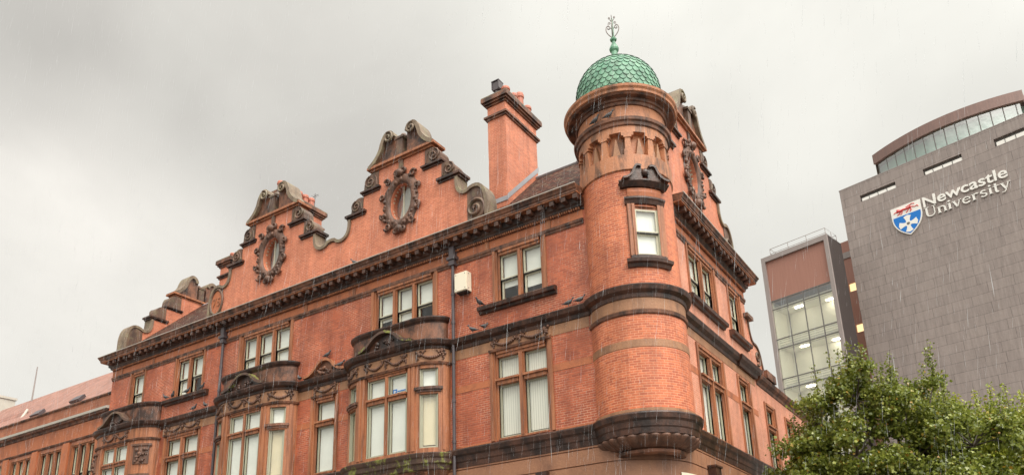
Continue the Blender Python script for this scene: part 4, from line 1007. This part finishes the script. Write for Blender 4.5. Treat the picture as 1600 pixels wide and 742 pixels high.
# ================================================================== things fixed to or resting on the building
o = thing('wall_box', 'cream metal box on the brick wall beside the right drainpipe', 'utility box', (-7.05, 0, 13.2))
F = FR.sub(-7.05, 0, 0); s = MB(); s.fbox(F, -.27, .27, .02, .3, 13.3, 14.02); s.fbox(F, -.25, .25, .3, .315, 13.32, 14.0); s.build('box_body', M_CREAM, o)
s = MB()
for a in (-.2, .2):
    for z in (13.38, 13.94): s.ball(F.p(a, .316, z), .016, nu=6, nv=4)
for z in (13.38, 13.94): s.ball(F.p(.271, .2, z), .02, nu=6, nv=4)
s.build('box_screw', M_DARK, o); s = MB(); s.fbox(F, -.22, .22, 0, .25, 13.26, 13.3); s.build('box_bracket', M_DARK, o)
# street name plate on the rounded corner
sg = MB(); R_ = rc+.045
for i in range(8):
    a0, a1 = radians(-23+23*i/8), radians(-23+23*(i+1)/8); q = lambda a, r, z: (-rc+r*cos(a), rc+r*sin(a), z)
    P = [q(a0, R_, 5.92), q(a1, R_, 5.92), q(a1, R_+.02, 5.92), q(a0, R_+.02, 5.92), q(a0, R_, 6.08), q(a1, R_, 6.08), q(a1, R_+.02, 6.08), q(a0, R_+.02, 6.08)]; sg.hexa(P)
tag(sg.build('street_sign', M_CREAM), 'blank cream street name plate on the rounded stone corner under the turret', 'sign')
# television aerial behind the left gable
s = MB(); b = Vector((-19.5, 3.9, 22.4)); s.tube([b, b+Vector((0, 0, 1.35))], .016, 5)
for k, l in enumerate((.3, .24, .2)): s.tube([b+Vector((-.12+.14*k, -l/2, 1.2)), b+Vector((-.12+.14*k, l/2, 1.2))], .009, 4)
s.tube([b+Vector((-.16, 0, 1.2)), b+Vector((.24, 0, 1.2))], .01, 4)
tag(s.build('tv_aerial', M_PIPE), 'thin television aerial on the row of pots behind the left front gable', 'aerial')

# ================================================================== long low range to the left
RB = thing('stone_range', 'long low red stone range with pink tiled roof left of the corner building', 'building', (-45, 6, 0))
F = Frame((0, .2, 0), (1, 0, 0), (0, -1, 0)); RX0, RX1 = -62., XW-.06
s = MB(); s.fbox(F, RX0, RX1, -.4, 0, 13.3, 13.98); s.build('parapet', M_RBRICK, RB)
s = MB(); s.moulding([(RX0, .2), (RX1, .2)], [(-.3, 13.96), (.06, 13.97), (.1, 14.03), (.08, 14.08), (-.4, 14.1)]); s.build('parapet_coping', M_SOOTR, RB)
s = MB(); s.moulding([(RX0, .2), (RX1, .2)], [(0, 12.85), (.06, 12.87), (.1, 12.98), (.24, 13.02), (.27, 13.12)]); s.build('cornice', M_SOOTR, RB)
s = MB(); s.moulding([(RX0, .2), (RX1, .2)], [(.2, 13.12), (.32, 13.13), (.34, 13.25), (-.1, 13.36)]); s.build('ledge', M_LEDGE, RB)
gw = []
u = -30.45
while u > RX0+3: gw.append((u-2.6, u)); u -= 3.15
s = MB(); wall(s, F, RX0, RX1, 0, 13.3, [(a+.14, b-.14, 8.2, 11.78) for a, b in gw]); s.build('range_wall', M_RBRICK, RB)
s = MB(); s.fbox(F, RX0, RX1, -.05, .02, 12.08, 12.84); s.build('range_frieze', M_FRIEZE, RB)
s = MB(); s.moulding([(RX0, .2), (RX1, .2)], [(0, 11.94), (.06, 11.96), (.09, 12.04), (0, 12.1)]); s.build('range_moulding', M_SOOTR, RB)
s = MB()
for a, b in gw: s.fbox(F, b-.02, b+.57, -.05, .09, 7.5, 11.93)
build_each(s, 'pilaster', M_FRIEZE, RB)
for a, b in gw:
    s = MB(); lt = surround(s, F, a+.14, b-.14, 8.2, 11.78, 3, jw=.16, mw=.2, head=.14, out=.03); w = s.build('range_window', M_RED, RB)
    sashes(F, lt, 8.25, 11.64, mid=10.2, w=-.18, parent=w, blinds=[(.55, 0), (.6, 0), (.5, 0)])
s = MB(); s.fbox(F, RX0, RX1, -3.5, -1.6, 7.5, 13); s.build('room_wall', M_ROOM, RB)
s = MB(); s.quad((-49.5, .9, 14.0), (XW, .9, 14.0), (XW, 5.2, 18.4), (-53, 5.2, 18.4)); s.quad((-53, 5.2, 18.4), (XW, 5.2, 18.4), (XW, 10, 13.6), (-53, 10, 13.6)); s.quad((-62, .6, 13.6), (XW, .6, 13.6), (XW, .9, 14.), (-62, .9, 14.0))
rr_ = s.build('range_roof', M_TILEP, RB)
s = MB()
for x, y in ((-40.9, 1.9), (-36.9, 2.1)):
    z = 14.0+(y-.9)*1.02+.05; s.hexa([(x-.5, y, z), (x+.5, y, z), (x+.5, y+.35, z+.36), (x-.5, y+.35, z+.36), (x-.5, y-.12, z+.12), (x+.5, y-.12, z+.12), (x+.5, y+.23, z+.5), (x-.5, y+.23, z+.5)])
build_each(s, 'skylight', M_PIPE, rr_)
# cross wing with its own roof and a squat stack at the far left
s = MB(); s.quad((-44.4, 3.0, 16.35), (-62, 3.0, 16.35), (-62, 1.9, 13.9), (-44.4, 1.9, 13.9)); s.quad((-44.4, 3.0, 16.35), (-62, 3.0, 16.35), (-62, 4.4, 13.9), (-44.4, 4.4, 13.9)); s.poly([(-44.42, 3.0, 16.3), (-44.42, 1.9, 13.9), (-44.42, 4.4, 13.9)]); s.build('cross_roof', M_TILEP, rr_)
s = MB(); s.tube([(-44.35, 3.0, 16.4), (-44.35, 1.9, 13.95)], .09, 6); s.build('verge_coping', M_LEDGE, rr_)
s = MB(); F2 = Frame((-54.2, 5.6, 0), (1, 0, 0), (0, -1, 0)); s.fbox(F2, -.72, .72, -.6, .6, 17.4, 19.45); s.fbox(F2, -.8, .8, -.68, .68, 19.45, 19.62); s.build('squat_stack', M_LEDGE, rr_)
s = MB(); s.tube([(-48.4, 5.0, 18.0), (-48.35, 5.0, 20.7)], [.06, .04], 6); tag(s.build('flagpole', M_FRAME), 'slender grey pole standing on the far left roof ridge', 'pole')

# ================================================================== modern offices behind
EN = Vector((cos(radians(-13.3)), sin(radians(-13.3)), 0)); NN = Vector((sin(radians(-13.3)), -cos(radians(-13.3)), 0))
ON = CP.copy(); ON.y += 78; ON.z = 0; OT = ON+NN*4.5
F = Frame(ON, EN, NN)
NB = thing('slate_office', 'tall grey slate clad office block with curved glazed top storey behind the trees', 'building', F.p(0, -8, 0))
s = MB(); slits = [(-8.5, -4.95, 42.76, 43.46), (-2.3, 1.18, 42.84, 43.54), (3.95, 7.4, 42.85, 43.62)]
wall(s, F, -10.45, 16, 0, 44.85, slits, depth=.6); s.quad(F.p(-10.45, 0, 0), F.p(-10.45, -16, 0), F.p(-10.45, -16, 44.85), F.p(-10.45, 0, 44.85)); s.quad(F.p(-10.45, 0, 44.84), F.p(16, 0, 44.84), F.p(16, -16, 44.84), F.p(-10.45, -16, 44.84)); s.quad(F.p(-10.45, -16, 0), F.p(16, -16, 0), F.p(16, -16, 44.85), F.p(-10.45, -16, 44.85)); s.quad(F.p(16, 0, 0), F.p(16, -16, 0), F.p(16, -16, 44.85), F.p(16, 0, 44.85))
s.build('slate_wall', M_SLATE, NB)
s = MB(); s.fbox(F, -10.5, 16, -.3, .02, 44.85, 44.95); s.build('roof_edge', M_FRAME, NB)
for a, b, c, d in slits:
    s = MB(); s.fbox(F, a+.15, b-.02, -.12, -.05, c+.02, d-.36); w = s.build('slit_window', M_SIGNW, NB)  # opaque white panel: the bright reflection of the glass is put into its colour
    s = MB(); s.fbox(F, a, b, -.55, -.3, c, d-.005); n = 4
    for i in range(1, n): s.fbox(F, a+(b-a)*i/n-.03, a+(b-a)*i/n+.03, -.3, -.03, c, d-.32)
    s.build('slit_louvre', M_MULL, w)
# bowed top storey
def bow(u, wb=-3.): t = (u+.45)/6.95; return wb+1.5*(1-t*t)
U = [-7.4+13.9*i/42 for i in range(43)]; ps = [(F.p(u, bow(u), 0).x, F.p(u, bow(u), 0).y) for u in U]
s = MB(); s.moulding(ps, [(-.6, 47.85), (.25, 47.85), (.25, 48.95), (-.6, 49.0)], caps=True)
s.poly([F.p(u, bow(u), 48.9) for u in U]+[F.p(6.5, -10, 48.9), F.p(-7.4, -10, 48.9)]); s.quad(F.p(-7.4, -3, 44), F.p(-7.4, -10, 44), F.p(-7.4, -10, 48.9), F.p(-7.4, -3, 48.9)); s.quad(F.p(6.5, -3, 44), F.p(6.5, -10, 44), F.p(6.5, -10, 48.9), F.p(6.5, -3, 48.9)); tb = s.build('top_storey', M_DRUMP, NB)
s = MB(); s.moulding(ps[1:-1], [(0, 44.9), (0, 47.86)], caps=False); s.build('curved_glazing', M_GLASSD, tb)
s = MB()
for q in ps[1:-1:3]: s.tube([(q[0], q[1], 44.9), (q[0], q[1], 47.86)], .05, 4)
s.build('glazing_bar', M_MULL, tb)
s = MB(); s.poly([F.p(u, bow(u)-.9, 44.9) for u in U]+[F.p(u, bow(u)-.9, 47.9) for u in U[::-1]]) if False else None
s.moulding([(F.p(u, bow(u)-1., 0).x, F.p(u, bow(u)-1., 0).y) for u in U], [(0, 44.9), (0, 47.9)], caps=False); s.build('inner_wall', flat_mat('pale_green_wall', (.62, .82, .74), .7, .04), tb)
# university sign
F = Frame(ON, EN, NN); SG = thing('university_sign', 'white and blue university name sign with shield on the slate wall', 'sign', F.p(-.7, .1, 39.5))
sh = [(-5.86, 40.58), (-3.06, 40.58), (-3.06, 39.35)]+bez((-3.06, 39.35), (-3.1, 38.1), (-4.46, 37.32), 8)[1:]+bez((-4.46, 37.32), (-5.82, 38.1), (-5.86, 39.35), 8)[1:]
s = MB(); s.prism(F, sh, .02, .14); shd = s.build('shield', M_SIGNW, SG)
cx = -4.46; inn = [(-5.74, 39.52), (-3.18, 39.52), (-3.18, 39.3)]+bez((-3.18, 39.3), (-3.24, 38.15), (-4.46, 37.46), 8)[1:]+bez((-4.46, 37.46), (-5.68, 38.15), (-5.74, 39.3), 8)[1:]
s = MB(); s.prism(F, inn, .14, .155); s.build('shield_field', M_BLUE, shd)
s = MB(); cz = 38.52
for k in range(4):
    a = k*pi/2; rot = lambda u, z: (cx+u*cos(a)-z*sin(a), cz+u*sin(a)+z*cos(a))
    L_ = [(-.14, .1)]+bez((-.14, .1), (-.16, .45), (-.36, .78), 5)[1:]+[(0, .9)]+bez((.36, .78), (.16, .45), (.14, .1), 5)
    s.prism(F, [rot(*p) for p in L_], .155, .168)
s.prism(F, [(cx+.3*cos(i*pi/8), cz+.3*sin(i*pi/8)) for i in range(16)], .155, .169); s.build('shield_cross', M_SIGNW, shd)
s = MB(); s.prism(F, [(cx+.15*cos(i*pi/8), cz+.15*sin(i*pi/8)) for i in range(16)], .169, .178); s.build('shield_boss', M_MULL, shd)
s = MB()
def lp(pts, r): s.tube([F.p(u, .15, z) for u, z in pts], r, 6)
lp([(-5.0, 40.05), (-4.7, 40.12), (-4.3, 40.08), (-3.95, 40.14)], [.14, .1, .1, .13]); lp([(-5.0, 40.05), (-5.2, 40.15), (-5.22, 40.3)], [.12, .14, .1]); lp(spiral(-5.18, 40.1, .2, 1., 0, 10), .05)
lp([(-4.95, 39.98), (-5.1, 39.8), (-5.3, 39.72)], .055); lp([(-4.8, 40.0), (-4.85, 39.78), (-5.02, 39.68)], .05); lp([(-4.05, 40.02), (-3.95, 39.82), (-4.1, 39.7)], .055); lp([(-4.2, 40.0), (-4.3, 39.82), (-4.48, 39.72)], .05)
lp([(-3.9, 40.15), (-3.6, 40.0), (-3.4, 40.08), (-3.3, 39.92)], .045); lp([(-4.4, 40.28), (-4.1, 40.36), (-3.8, 40.42), (-3.6, 40.34)], .045); lp([(-5.2, 40.0), (-5.45, 40.08), (-5.6, 40.0)], .045)
s.build('shield_lion', M_SRED, shd)
text_mesh('Newcastle', Frame(F.p(.77, .05, 39.53), EN, NN), 1.5, .06, M_SIGNW, SG, 'lettering', width=7.25, offset=.02)
def serif_word(F, u0, u1, zb, xh, ch):
    """slab-serif letters drawn as strokes, thick stems and thin joins"""
    mb = MB(); K, k = .2, .085                       # thick / thin stroke in x-height units
    def st(pts, w0, w1=None):
        w1 = w1 or w0; n = len(pts); Lf, Rt = [], []
        for i, p in enumerate(pts):
            a, b = pts[max(0, i-1)], pts[min(n-1, i+1)]; t = Vector((b[0]-a[0], b[1]-a[1])).normalized(); w = (w0+(w1-w0)*i/(n-1))/2
            Lf.append((p[0]-t.y*w, p[1]+t.x*w)); Rt.append((p[0]+t.y*w, p[1]-t.x*w))
        return [('poly', [Lf[i], Lf[i+1], Rt[i+1], Rt[i]]) for i in range(n-1)]
    def ser(x, z, w=.34): return [('poly', [(x-w/2, z-.04), (x+w/2, z-.04), (x+w/2, z+.04), (x-w/2, z+.04)])]
    def arcp(cx, cz, rx, rz, a0, a1, n=10): return [(cx+rx*cos(radians(a0+(a1-a0)*i/n)), cz+rz*sin(radians(a0+(a1-a0)*i/n))) for i in range(n+1)]
    H = ch/xh
    def stem(x, z0, z1, s0=1, s1=1): return st([(x, z0), (x, z1)], K)+(ser(x, z0+.04) if s0 else [])+(ser(x-.06, z1-.04, .24) if s1 == 2 else ser(x, z1-.04) if s1 else [])
    G = {'U': (1.3, st([(.25, H), (.25, .5)], K)+ser(.25, H-.04, .5)+st(arcp(.65, .5, .4, .46, 180, 360), K*.8, k)+st([(1.05, .5), (1.05, H)], k)+ser(1.05, H-.04, .4)),
         'n': (1.05, stem(.22, 0, 1, 1, 2)+st(arcp(.52, .62, .3, .33, 160, 0), k, K)+stem(.82, 0, .66, 1, 0)),
         'i': (.5, stem(.25, 0, 1, 1, 2)+[('poly', arcp(.25, 1.32, .13, .13, 0, 330, 11))]),
         'v': (1.0, st([(.18, 1), (.5, 0)], K)+st([(.5, 0), (.82, 1)], k)+ser(.2, .96, .36)+ser(.82, .96, .3)),
         'e': (.95, st(arcp(.47, .5, .36, .46, 10, 320, 14), k*1.2, K)+st([(.12, .55), (.83, .55)], k)),
         'r': (.8, stem(.22, 0, 1, 1, 2)+st(arcp(.5, .64, .28, .3, 170, 50), k, K*.9)),
         's': (.8, st(arcp(.4, .73, .25, .24, 30, 200, 8)+[(.4, .52)]+arcp(.4, .27, .26, .24, 60, -160, 10), K*.75)),
         't': (.68, st([(.28, 1.35), (.28, .22)]+arcp(.44, .2, .16, .18, 180, 300, 5), K)+st([(.04, .95), (.6, .95)], k)),
         'y': (1.0, st([(.18, 1), (.52, .02)], K)+st([(.84, 1), (.45, -.2), (.3, -.38), (.1, -.34)], k*1.1)+ser(.2, .96, .36)+ser(.84, .96, .3))}
    word = 'University'; tw = sum(G[c][0] for c in word); sx = (u1-u0)/tw; x = 0
    for c in word:
        for _, p in G[c][1]: mb.prism(F, [(u0+(a+x)*sx, zb+b*xh) for a, b in p], .02, .14)
        x += G[c][0]
    return mb
build_each(serif_word(F, -2.9, 4.45, 38.42, .64, 1.02), 'serif_letter', M_SIGNW, SG)

# glass tower with frame
F = Frame(OT, EN, NN); GT = thing('glass_tower', 'narrow glass fronted office tower with copper panel and grey frame', 'building', F.p(-14, -4, 0))
s = MB()
s.fbox(F, -17.78, -17.38, -3, .25, 0, 38.35); s.fbox(F, -10.98, -10.62, 0, .25, 0, 38.35); s.fbox(F, -17.38, -10.98, -3, .25, 37.82, 38.35); s.fbox(F, -17.38, -10.98, -3, -2.8, 33.42, 37.82)
s.build('tower_frame', M_FRAME, GT)
s = MB(); s.fbox(F, -10.98, -10.622, -3, -.001, 0, 38.34); s.build('tower_side', M_SIDE, GT)
s = MB(); s.fbox(F, -17.38, -10.98, -.6, 0, 33.42, 37.82); s.build('copper_panel', M_PANEL, GT)
s = MB(); s.quad(F.p(-17.38, -.02, 0), F.p(-10.98, -.02, 0), F.p(-10.98, -.02, 33.42), F.p(-17.38, -.02, 33.42)); s.build('curtain_glass', M_GLASST, GT)
s = MB(); lv = [33.4, 32.45, 29.2, 28.2, 25.0, 24.0, 20.8, 19.8, 16.6, 15.6, 12.4, 11.4, 8.2, 7.2, 4.]
for z in lv: s.fbox(F, -17.38, -10.98, -.06, .05, z-.05, z+.05)
for u in (-15.72, -13.98, -12.38): s.fbox(F, u-.045, u+.045, -.05, .055, 0, 33.42)
s.build('mullion', M_MULL, GT)
s = MB()
for z in (32.45, 28.2, 24., 19.8, 15.6, 11.4, 7.2): s.fbox(F, -17.36, -11., -2.74, -.5, z+.12, z+.42)
s.fbox(F, -11.1, -10.985, -2.9, -.1, 0, 33.4)
s.fbox(F, -17.37, -11.1, -2.85, -2.75, 0, 33.4); s.fbox(F, -17.375, -17.3, -2.7, -.1, 0, 33.4); s.build('tower_floor', M_WHITE, GT)
s = MB()
for z in (19.8, 24., 28.2, 32.45): s.fbox(F, -15.6, -14.8, -1.5, -1.25, z+.03, z+.1); s.fbox(F, -12.6, -11.8, -2.2, -1.95, z+.03, z+.1)
s.build('ceiling_lamp', M_LAMP, GT)
s = MB()
for z in (32.5, 28.25, 24.05):
    for k in range(5): s.tube([F.p(-17.3, -.4, z+.25*k-.1), F.p(-11.05, -.4, z+.25*k-.1)], .02, 4)
s.build('balustrade', M_MULL, GT)
s = MB(); loop = [(-16.9, -.3), (-10.9, -.3), (-10.9, -2.8), (-16.9, -2.8), (-16.9, -.3)]
for z in (38.75, 39.3): s.tube([F.p(a, b, z) for a, b in loop], .03, 5)
for a, b in ((-16.9, -.3), (-14.9, -.3), (-12.9, -.3), (-10.9, -.3), (-10.9, -1.6), (-10.9, -2.8), (-16.9, -2.8), (-16.9, -1.5)): s.tube([F.p(a, b, 38.35), F.p(a, b, 39.3)], .03, 5)
s.build('roof_rail', M_FRAME, GT)
F8 = F.sub(0, -8.6); LK = thing('link_block', 'recessed copper clad link with small lit windows between the two offices', 'building', F8.p(-10, -2, 0))
s = MB(); lw = [(-12.72, -11.5, 35.35, 36.3), (-12.72, -11.5, 30.7, 31.6), (-12.72, -11.5, 26.2, 27.1)]
wall(s, F8, -13.0, -9.5, 0, 41.2, lw, depth=.3); s.quad(F8.p(-13.0, 0, 41.2), F8.p(-9.5, 0, 41.2), F8.p(-9.5, -6, 41.2), F8.p(-13.0, -6, 41.2)); s.build('link_wall', M_PANEL, LK)
for i, (a, b, c, d) in enumerate(lw):
    s = MB(); s.fbox(F8, a, b, -.3, -.25, c, d); s.build('small_window', M_LITW if i < 2 else M_FRAME, LK)
s = MB(); s.fbox(F8, -13.1, -10.6, -.1, .12, 39.2, 39.9); s.build('link_louvre', M_FRAME, LK)

# ================================================================== trees
def leafset(mb, c, n, spread, size, rnd, up=.2):
    for _ in range(n):
        p = Vector((rnd.gauss(0, spread[0]), rnd.gauss(0, spread[1]), rnd.gauss(0, spread[2])))+c
        d = Vector((rnd.uniform(-1, 1), rnd.uniform(-1, 1), rnd.uniform(-.9, .35))).normalized()
        nrm = Vector((rnd.uniform(-1, 1), rnd.uniform(-1, 1), rnd.uniform(-.2, 1.2))); x = d.cross(nrm)
        if x.length < .05: continue
        x.normalize(); y = d; z = x.cross(y); k = size*rnd.uniform(.65, 1.25); b = len(mb.v)
        for (u, v, w) in ((0, 0, 0), (-.34, .18, .06), (-.5, .55, .02), (-.2, .62, .0), (0, 1., -.1), (.2, .62, .0), (.5, .55, .02), (.34, .18, .06)):
            q = p+x*(u*k)+y*(v*k)+z*(w*k); mb.v.append((q.x, q.y, q.z))
        mb.f.append((b, b+1, b+2, b+3, b+4, b+5, b+6, b+7)); mb.uv.append([(0, 0)]*8); mb.mi.append(0); mb.sm.append(False)
def tree(name, base, height, lobes, label, mat, seed, nl=26000, size=.2, shoots=22):
    rnd = random.Random(seed); T_ = thing(name, label, 'tree', base, 'street trees by the side street')
    B = Vector(base); tr = MB(); cr_ = MB()
    fork = B+Vector((.1, 0, height*.3)); tr.tube([B, B+Vector((.05, .03, height*.15)), fork, fork+Vector((0, .1, height*.3))], [.24, .19, .17, .1], 9)
    tot = sum(l[3]*l[4]*l[5] for l in lobes); clumps = []
    for (x, y, z, rx, ry, rz) in lobes:
        c = B+Vector((x, y, z)); mid = fork.lerp(c, .5)+Vector((rnd.uniform(-.3, .3), rnd.uniform(-.3, .3), .25)); tr.tube([fork, mid, c], [.12, .07, .03], 6)
        n = max(8, int(300*(rx*ry*rz/tot)))
        for _ in range(n):
            d = Vector((rnd.gauss(0, 1), rnd.gauss(0, 1), rnd.gauss(0, 1))).normalized(); r = rnd.uniform(.3, 1)**.45
            p = c+Vector((d.x*rx*r, d.y*ry*r, d.z*rz*r)); clumps.append(p)
            if rnd.random() < .5: tr.tube([c, c.lerp(p, .5)+Vector((0, 0, .15)), p], [.03, .018, .008], 4, caps=False)
    per = nl//len(clumps)
    for p in clumps:
        k = rnd.uniform(.6, 1.4); leafset(cr_, p, int(per*k), (.19, .19, .15), size, rnd)
    tops = sorted(clumps, key=lambda p: -p.z)[:max(30, len(clumps)//4)]
    for _ in range(shoots):
        p = rnd.choice(tops); h = rnd.uniform(.4, 1.5); q = p+Vector((rnd.uniform(-.15, .15), rnd.uniform(-.15, .15), h)); tr.tube([p, q], [.014, .005], 4, caps=False)
        for i in range(9): leafset(cr_, p.lerp(q, i/8), 8, (.075, .075, .05), size*.72, rnd)
    tr.build('trunk', M_BARK, T_); cr_.build('crown', mat, T_)
    return T_
tree('street_tree', (4.9, 9.2, 0), 10, [(-2.5, -.5, 8.8, .8, 1.1, 1.5), (-1.0, -.4, 9.3, .85, 1.1, 1.6), (.2, -.2, 8.6, .8, 1.1, 1.4), (1.2, -.2, 8.5, .85, 1.2, 1.5), (-3.0, -.6, 7.1, 1.2, 1.3, 1.2), (-1.2, -.8, 7.2, 1.6, 1.6, 1.4), (.6, -.6, 6.9, 1.6, 1.6, 1.4), (2.3, -.3, 7.1, 1.3, 1.4, 1.4), (-2.2, -.8, 5.9, 2.2, 1.8, 1.2), (1., -.5, 5.6, 2.4, 1.8, 1.2)],
     'full dark green maple in front of the side street wing', M_LEAF, 11, 84000, .122, 70)
tree('street_tree', (7.3, 14.2, 0), 10.5, [(-1., 0, 8.9, .8, 1.1, 1.4), (.1, 0, 8.5, .8, 1.1, 1.5), (1., 0, 7.9, .9, 1.1, 1.4), (-1.2, 0, 7.6, 1.3, 1.4, 1.4), (0, 0, 6.4, 2.2, 1.8, 1.4)],
     'lighter yellow green maple behind the right of the dark maple', M_LEAFY, 23, 42000, .128, 60)
tree('street_tree', (10.2, 11.2, 0), 8.8, [(-.6, 0, 7.5, 1.1, 1.4, 1.4), (.9, 0, 7.9, 1.4, 1.5, 1.5), (0, .2, 5.4, 2., 1.8, 1.4)],
     'yellow green maple cut off by the right edge of the view', M_LEAFY, 31, 30000, .128, 26)

# ================================================================== pigeons
def pigeon_mesh():
    s = MB(); sec = [(-.2, .0, .012, .01), (-.13, .005, .03, .018), (-.07, .02, .055, .045), (0, .035, .068, .064), (.06, .055, .06, .06), (.095, .085, .042, .042), (.11, .12, .032, .033), (.12, .15, .033, .034), (.145, .165, .026, .027), (.165, .163, .01, .01), (.185, .155, .003, .003)]
    rows = [[(x, ry*cos(2*pi*i/10), z+.075+rz*sin(2*pi*i/10)) for i in range(11)] for x, z, ry, rz in sec]; s.grid(rows)
    for y in (-.025, .025): s.tube([(.0, y, .0), (.0, y, .06)], .008, 5)
    return s
pm = pigeon_mesh().build('pigeon', M_PIG); pmesh = pm.data; first = [pm]
birds = [((-6.62, -.2, 11.64), 200, 'pigeon on the dark ledge just right of the right drainpipe'), ((-6.13, -.2, 11.64), 80, 'pigeon on the ledge below the left end of the sill beside the cream box'),
 ((-6.3, -.2, 12.56), 250, 'pigeon on the left end of the dark sill below the two-light window by the turret'), ((-2.82, -.18, 11.64), 20, 'dark pigeon on the ledge a little left of the turret'),
 ((-2.4, -.18, 11.64), 30, 'pale pigeon on the ledge where it meets the turret'), ((-24.35, -.2, 12.56), 190, 'pigeon on the left end of the far left window sill'),
 ((-23.85, -.18, 12.56), 340, 'second pigeon from the left on the far left window sill'), ((-22.8, -.18, 12.56), 20, 'pigeon midway along the far left window sill'),
 ((-21.75, -.15, 12.56), 0, 'pigeon on the right end of the far left window sill'), ((-22.16, -.18, 11.64), 10, 'pigeon on the ledge below the far left window sill'),
 ((-21.33, -.18, 11.64), 170, 'pigeon on the ledge beside the left drainpipe'), ((-13.85, -.12, 12.33), 10, 'pigeon on top of the small curved pediment between the bays'),
 ((-13.1, -.12, 11.78), 30, 'pigeon at the right foot of the small curved pediment'), ((-15.3, -.18, 11.64), 160, 'pigeon on the ledge left of the small curved pediment'),
 ((-12.2, -.4, 15.79), 200, 'pigeon on the main cornice below the right gable')]
for a_, lb in ((-80, 'pigeon on the turret drum ledge, right of a pair'), (-98, 'pigeon on the turret drum ledge, left of a pair')):
    a = radians(a_); birds.append(((TC[0]+1.62*cos(a), TC[1]+1.62*sin(a), 17.6), a_+90, lb))
for i, (p, rz, lb) in enumerate(birds):
    o = pm if i == 0 else pm.copy()
    if i: COL.objects.link(o)
    o.location = p; o.rotation_euler = (0, 0, radians(rz)); o.scale = (1.15,)*3; tag(o, lb, 'bird', 'pigeons on the ledges')

# ================================================================== falling rain in the air over the street
def rain_mat():
    mt, o = newmat('rain_water'); p = PRINC((.78, .8, .82), .2, .6); t = N('ShaderNodeBsdfTranslucent'); t.inputs[0].default_value = (.8, .81, .82, 1)
    mx = N('ShaderNodeMixShader'); mx.inputs[0].default_value = .5; L(p, mx.inputs[1]); L(t.outputs[0], mx.inputs[2]); L(mx.outputs[0], o.inputs[0]); return mt
rnd = random.Random(99); V_, F_ = [], []; fall = Vector((-.15, .05, -1)).normalized()
for _ in range(22000):
    p = Vector((rnd.uniform(-32, 16), rnd.uniform(-17, -1.2), rnd.uniform(.3, 24)))
    if (p-CP).length < 5.5: continue
    d = (fall+Vector((rnd.gauss(0, .06), rnd.gauss(0, .06), 0))).normalized(); l = rnd.uniform(.1, .5); r = .0006+.0011*rnd.random()**2
    x = d.orthogonal().normalized(); y = d.cross(x); b = len(V_)
    V_ += [tuple(p)]+[tuple(p+d*l*.7+(x*cos(a)+y*sin(a))*r) for a in (0, 2.094, 4.189)]+[tuple(p+d*l)]
    F_ += [(b, b+1, b+2), (b, b+2, b+3), (b, b+3, b+1), (b+4, b+2, b+1), (b+4, b+3, b+2), (b+4, b+1, b+3)]
me = bpy.data.meshes.new('rain'); me.from_pydata(V_, [], F_); me.materials.append(rain_mat()); ro = bpy.data.objects.new('rain', me); COL.objects.link(ro); ro['kind'] = 'stuff'
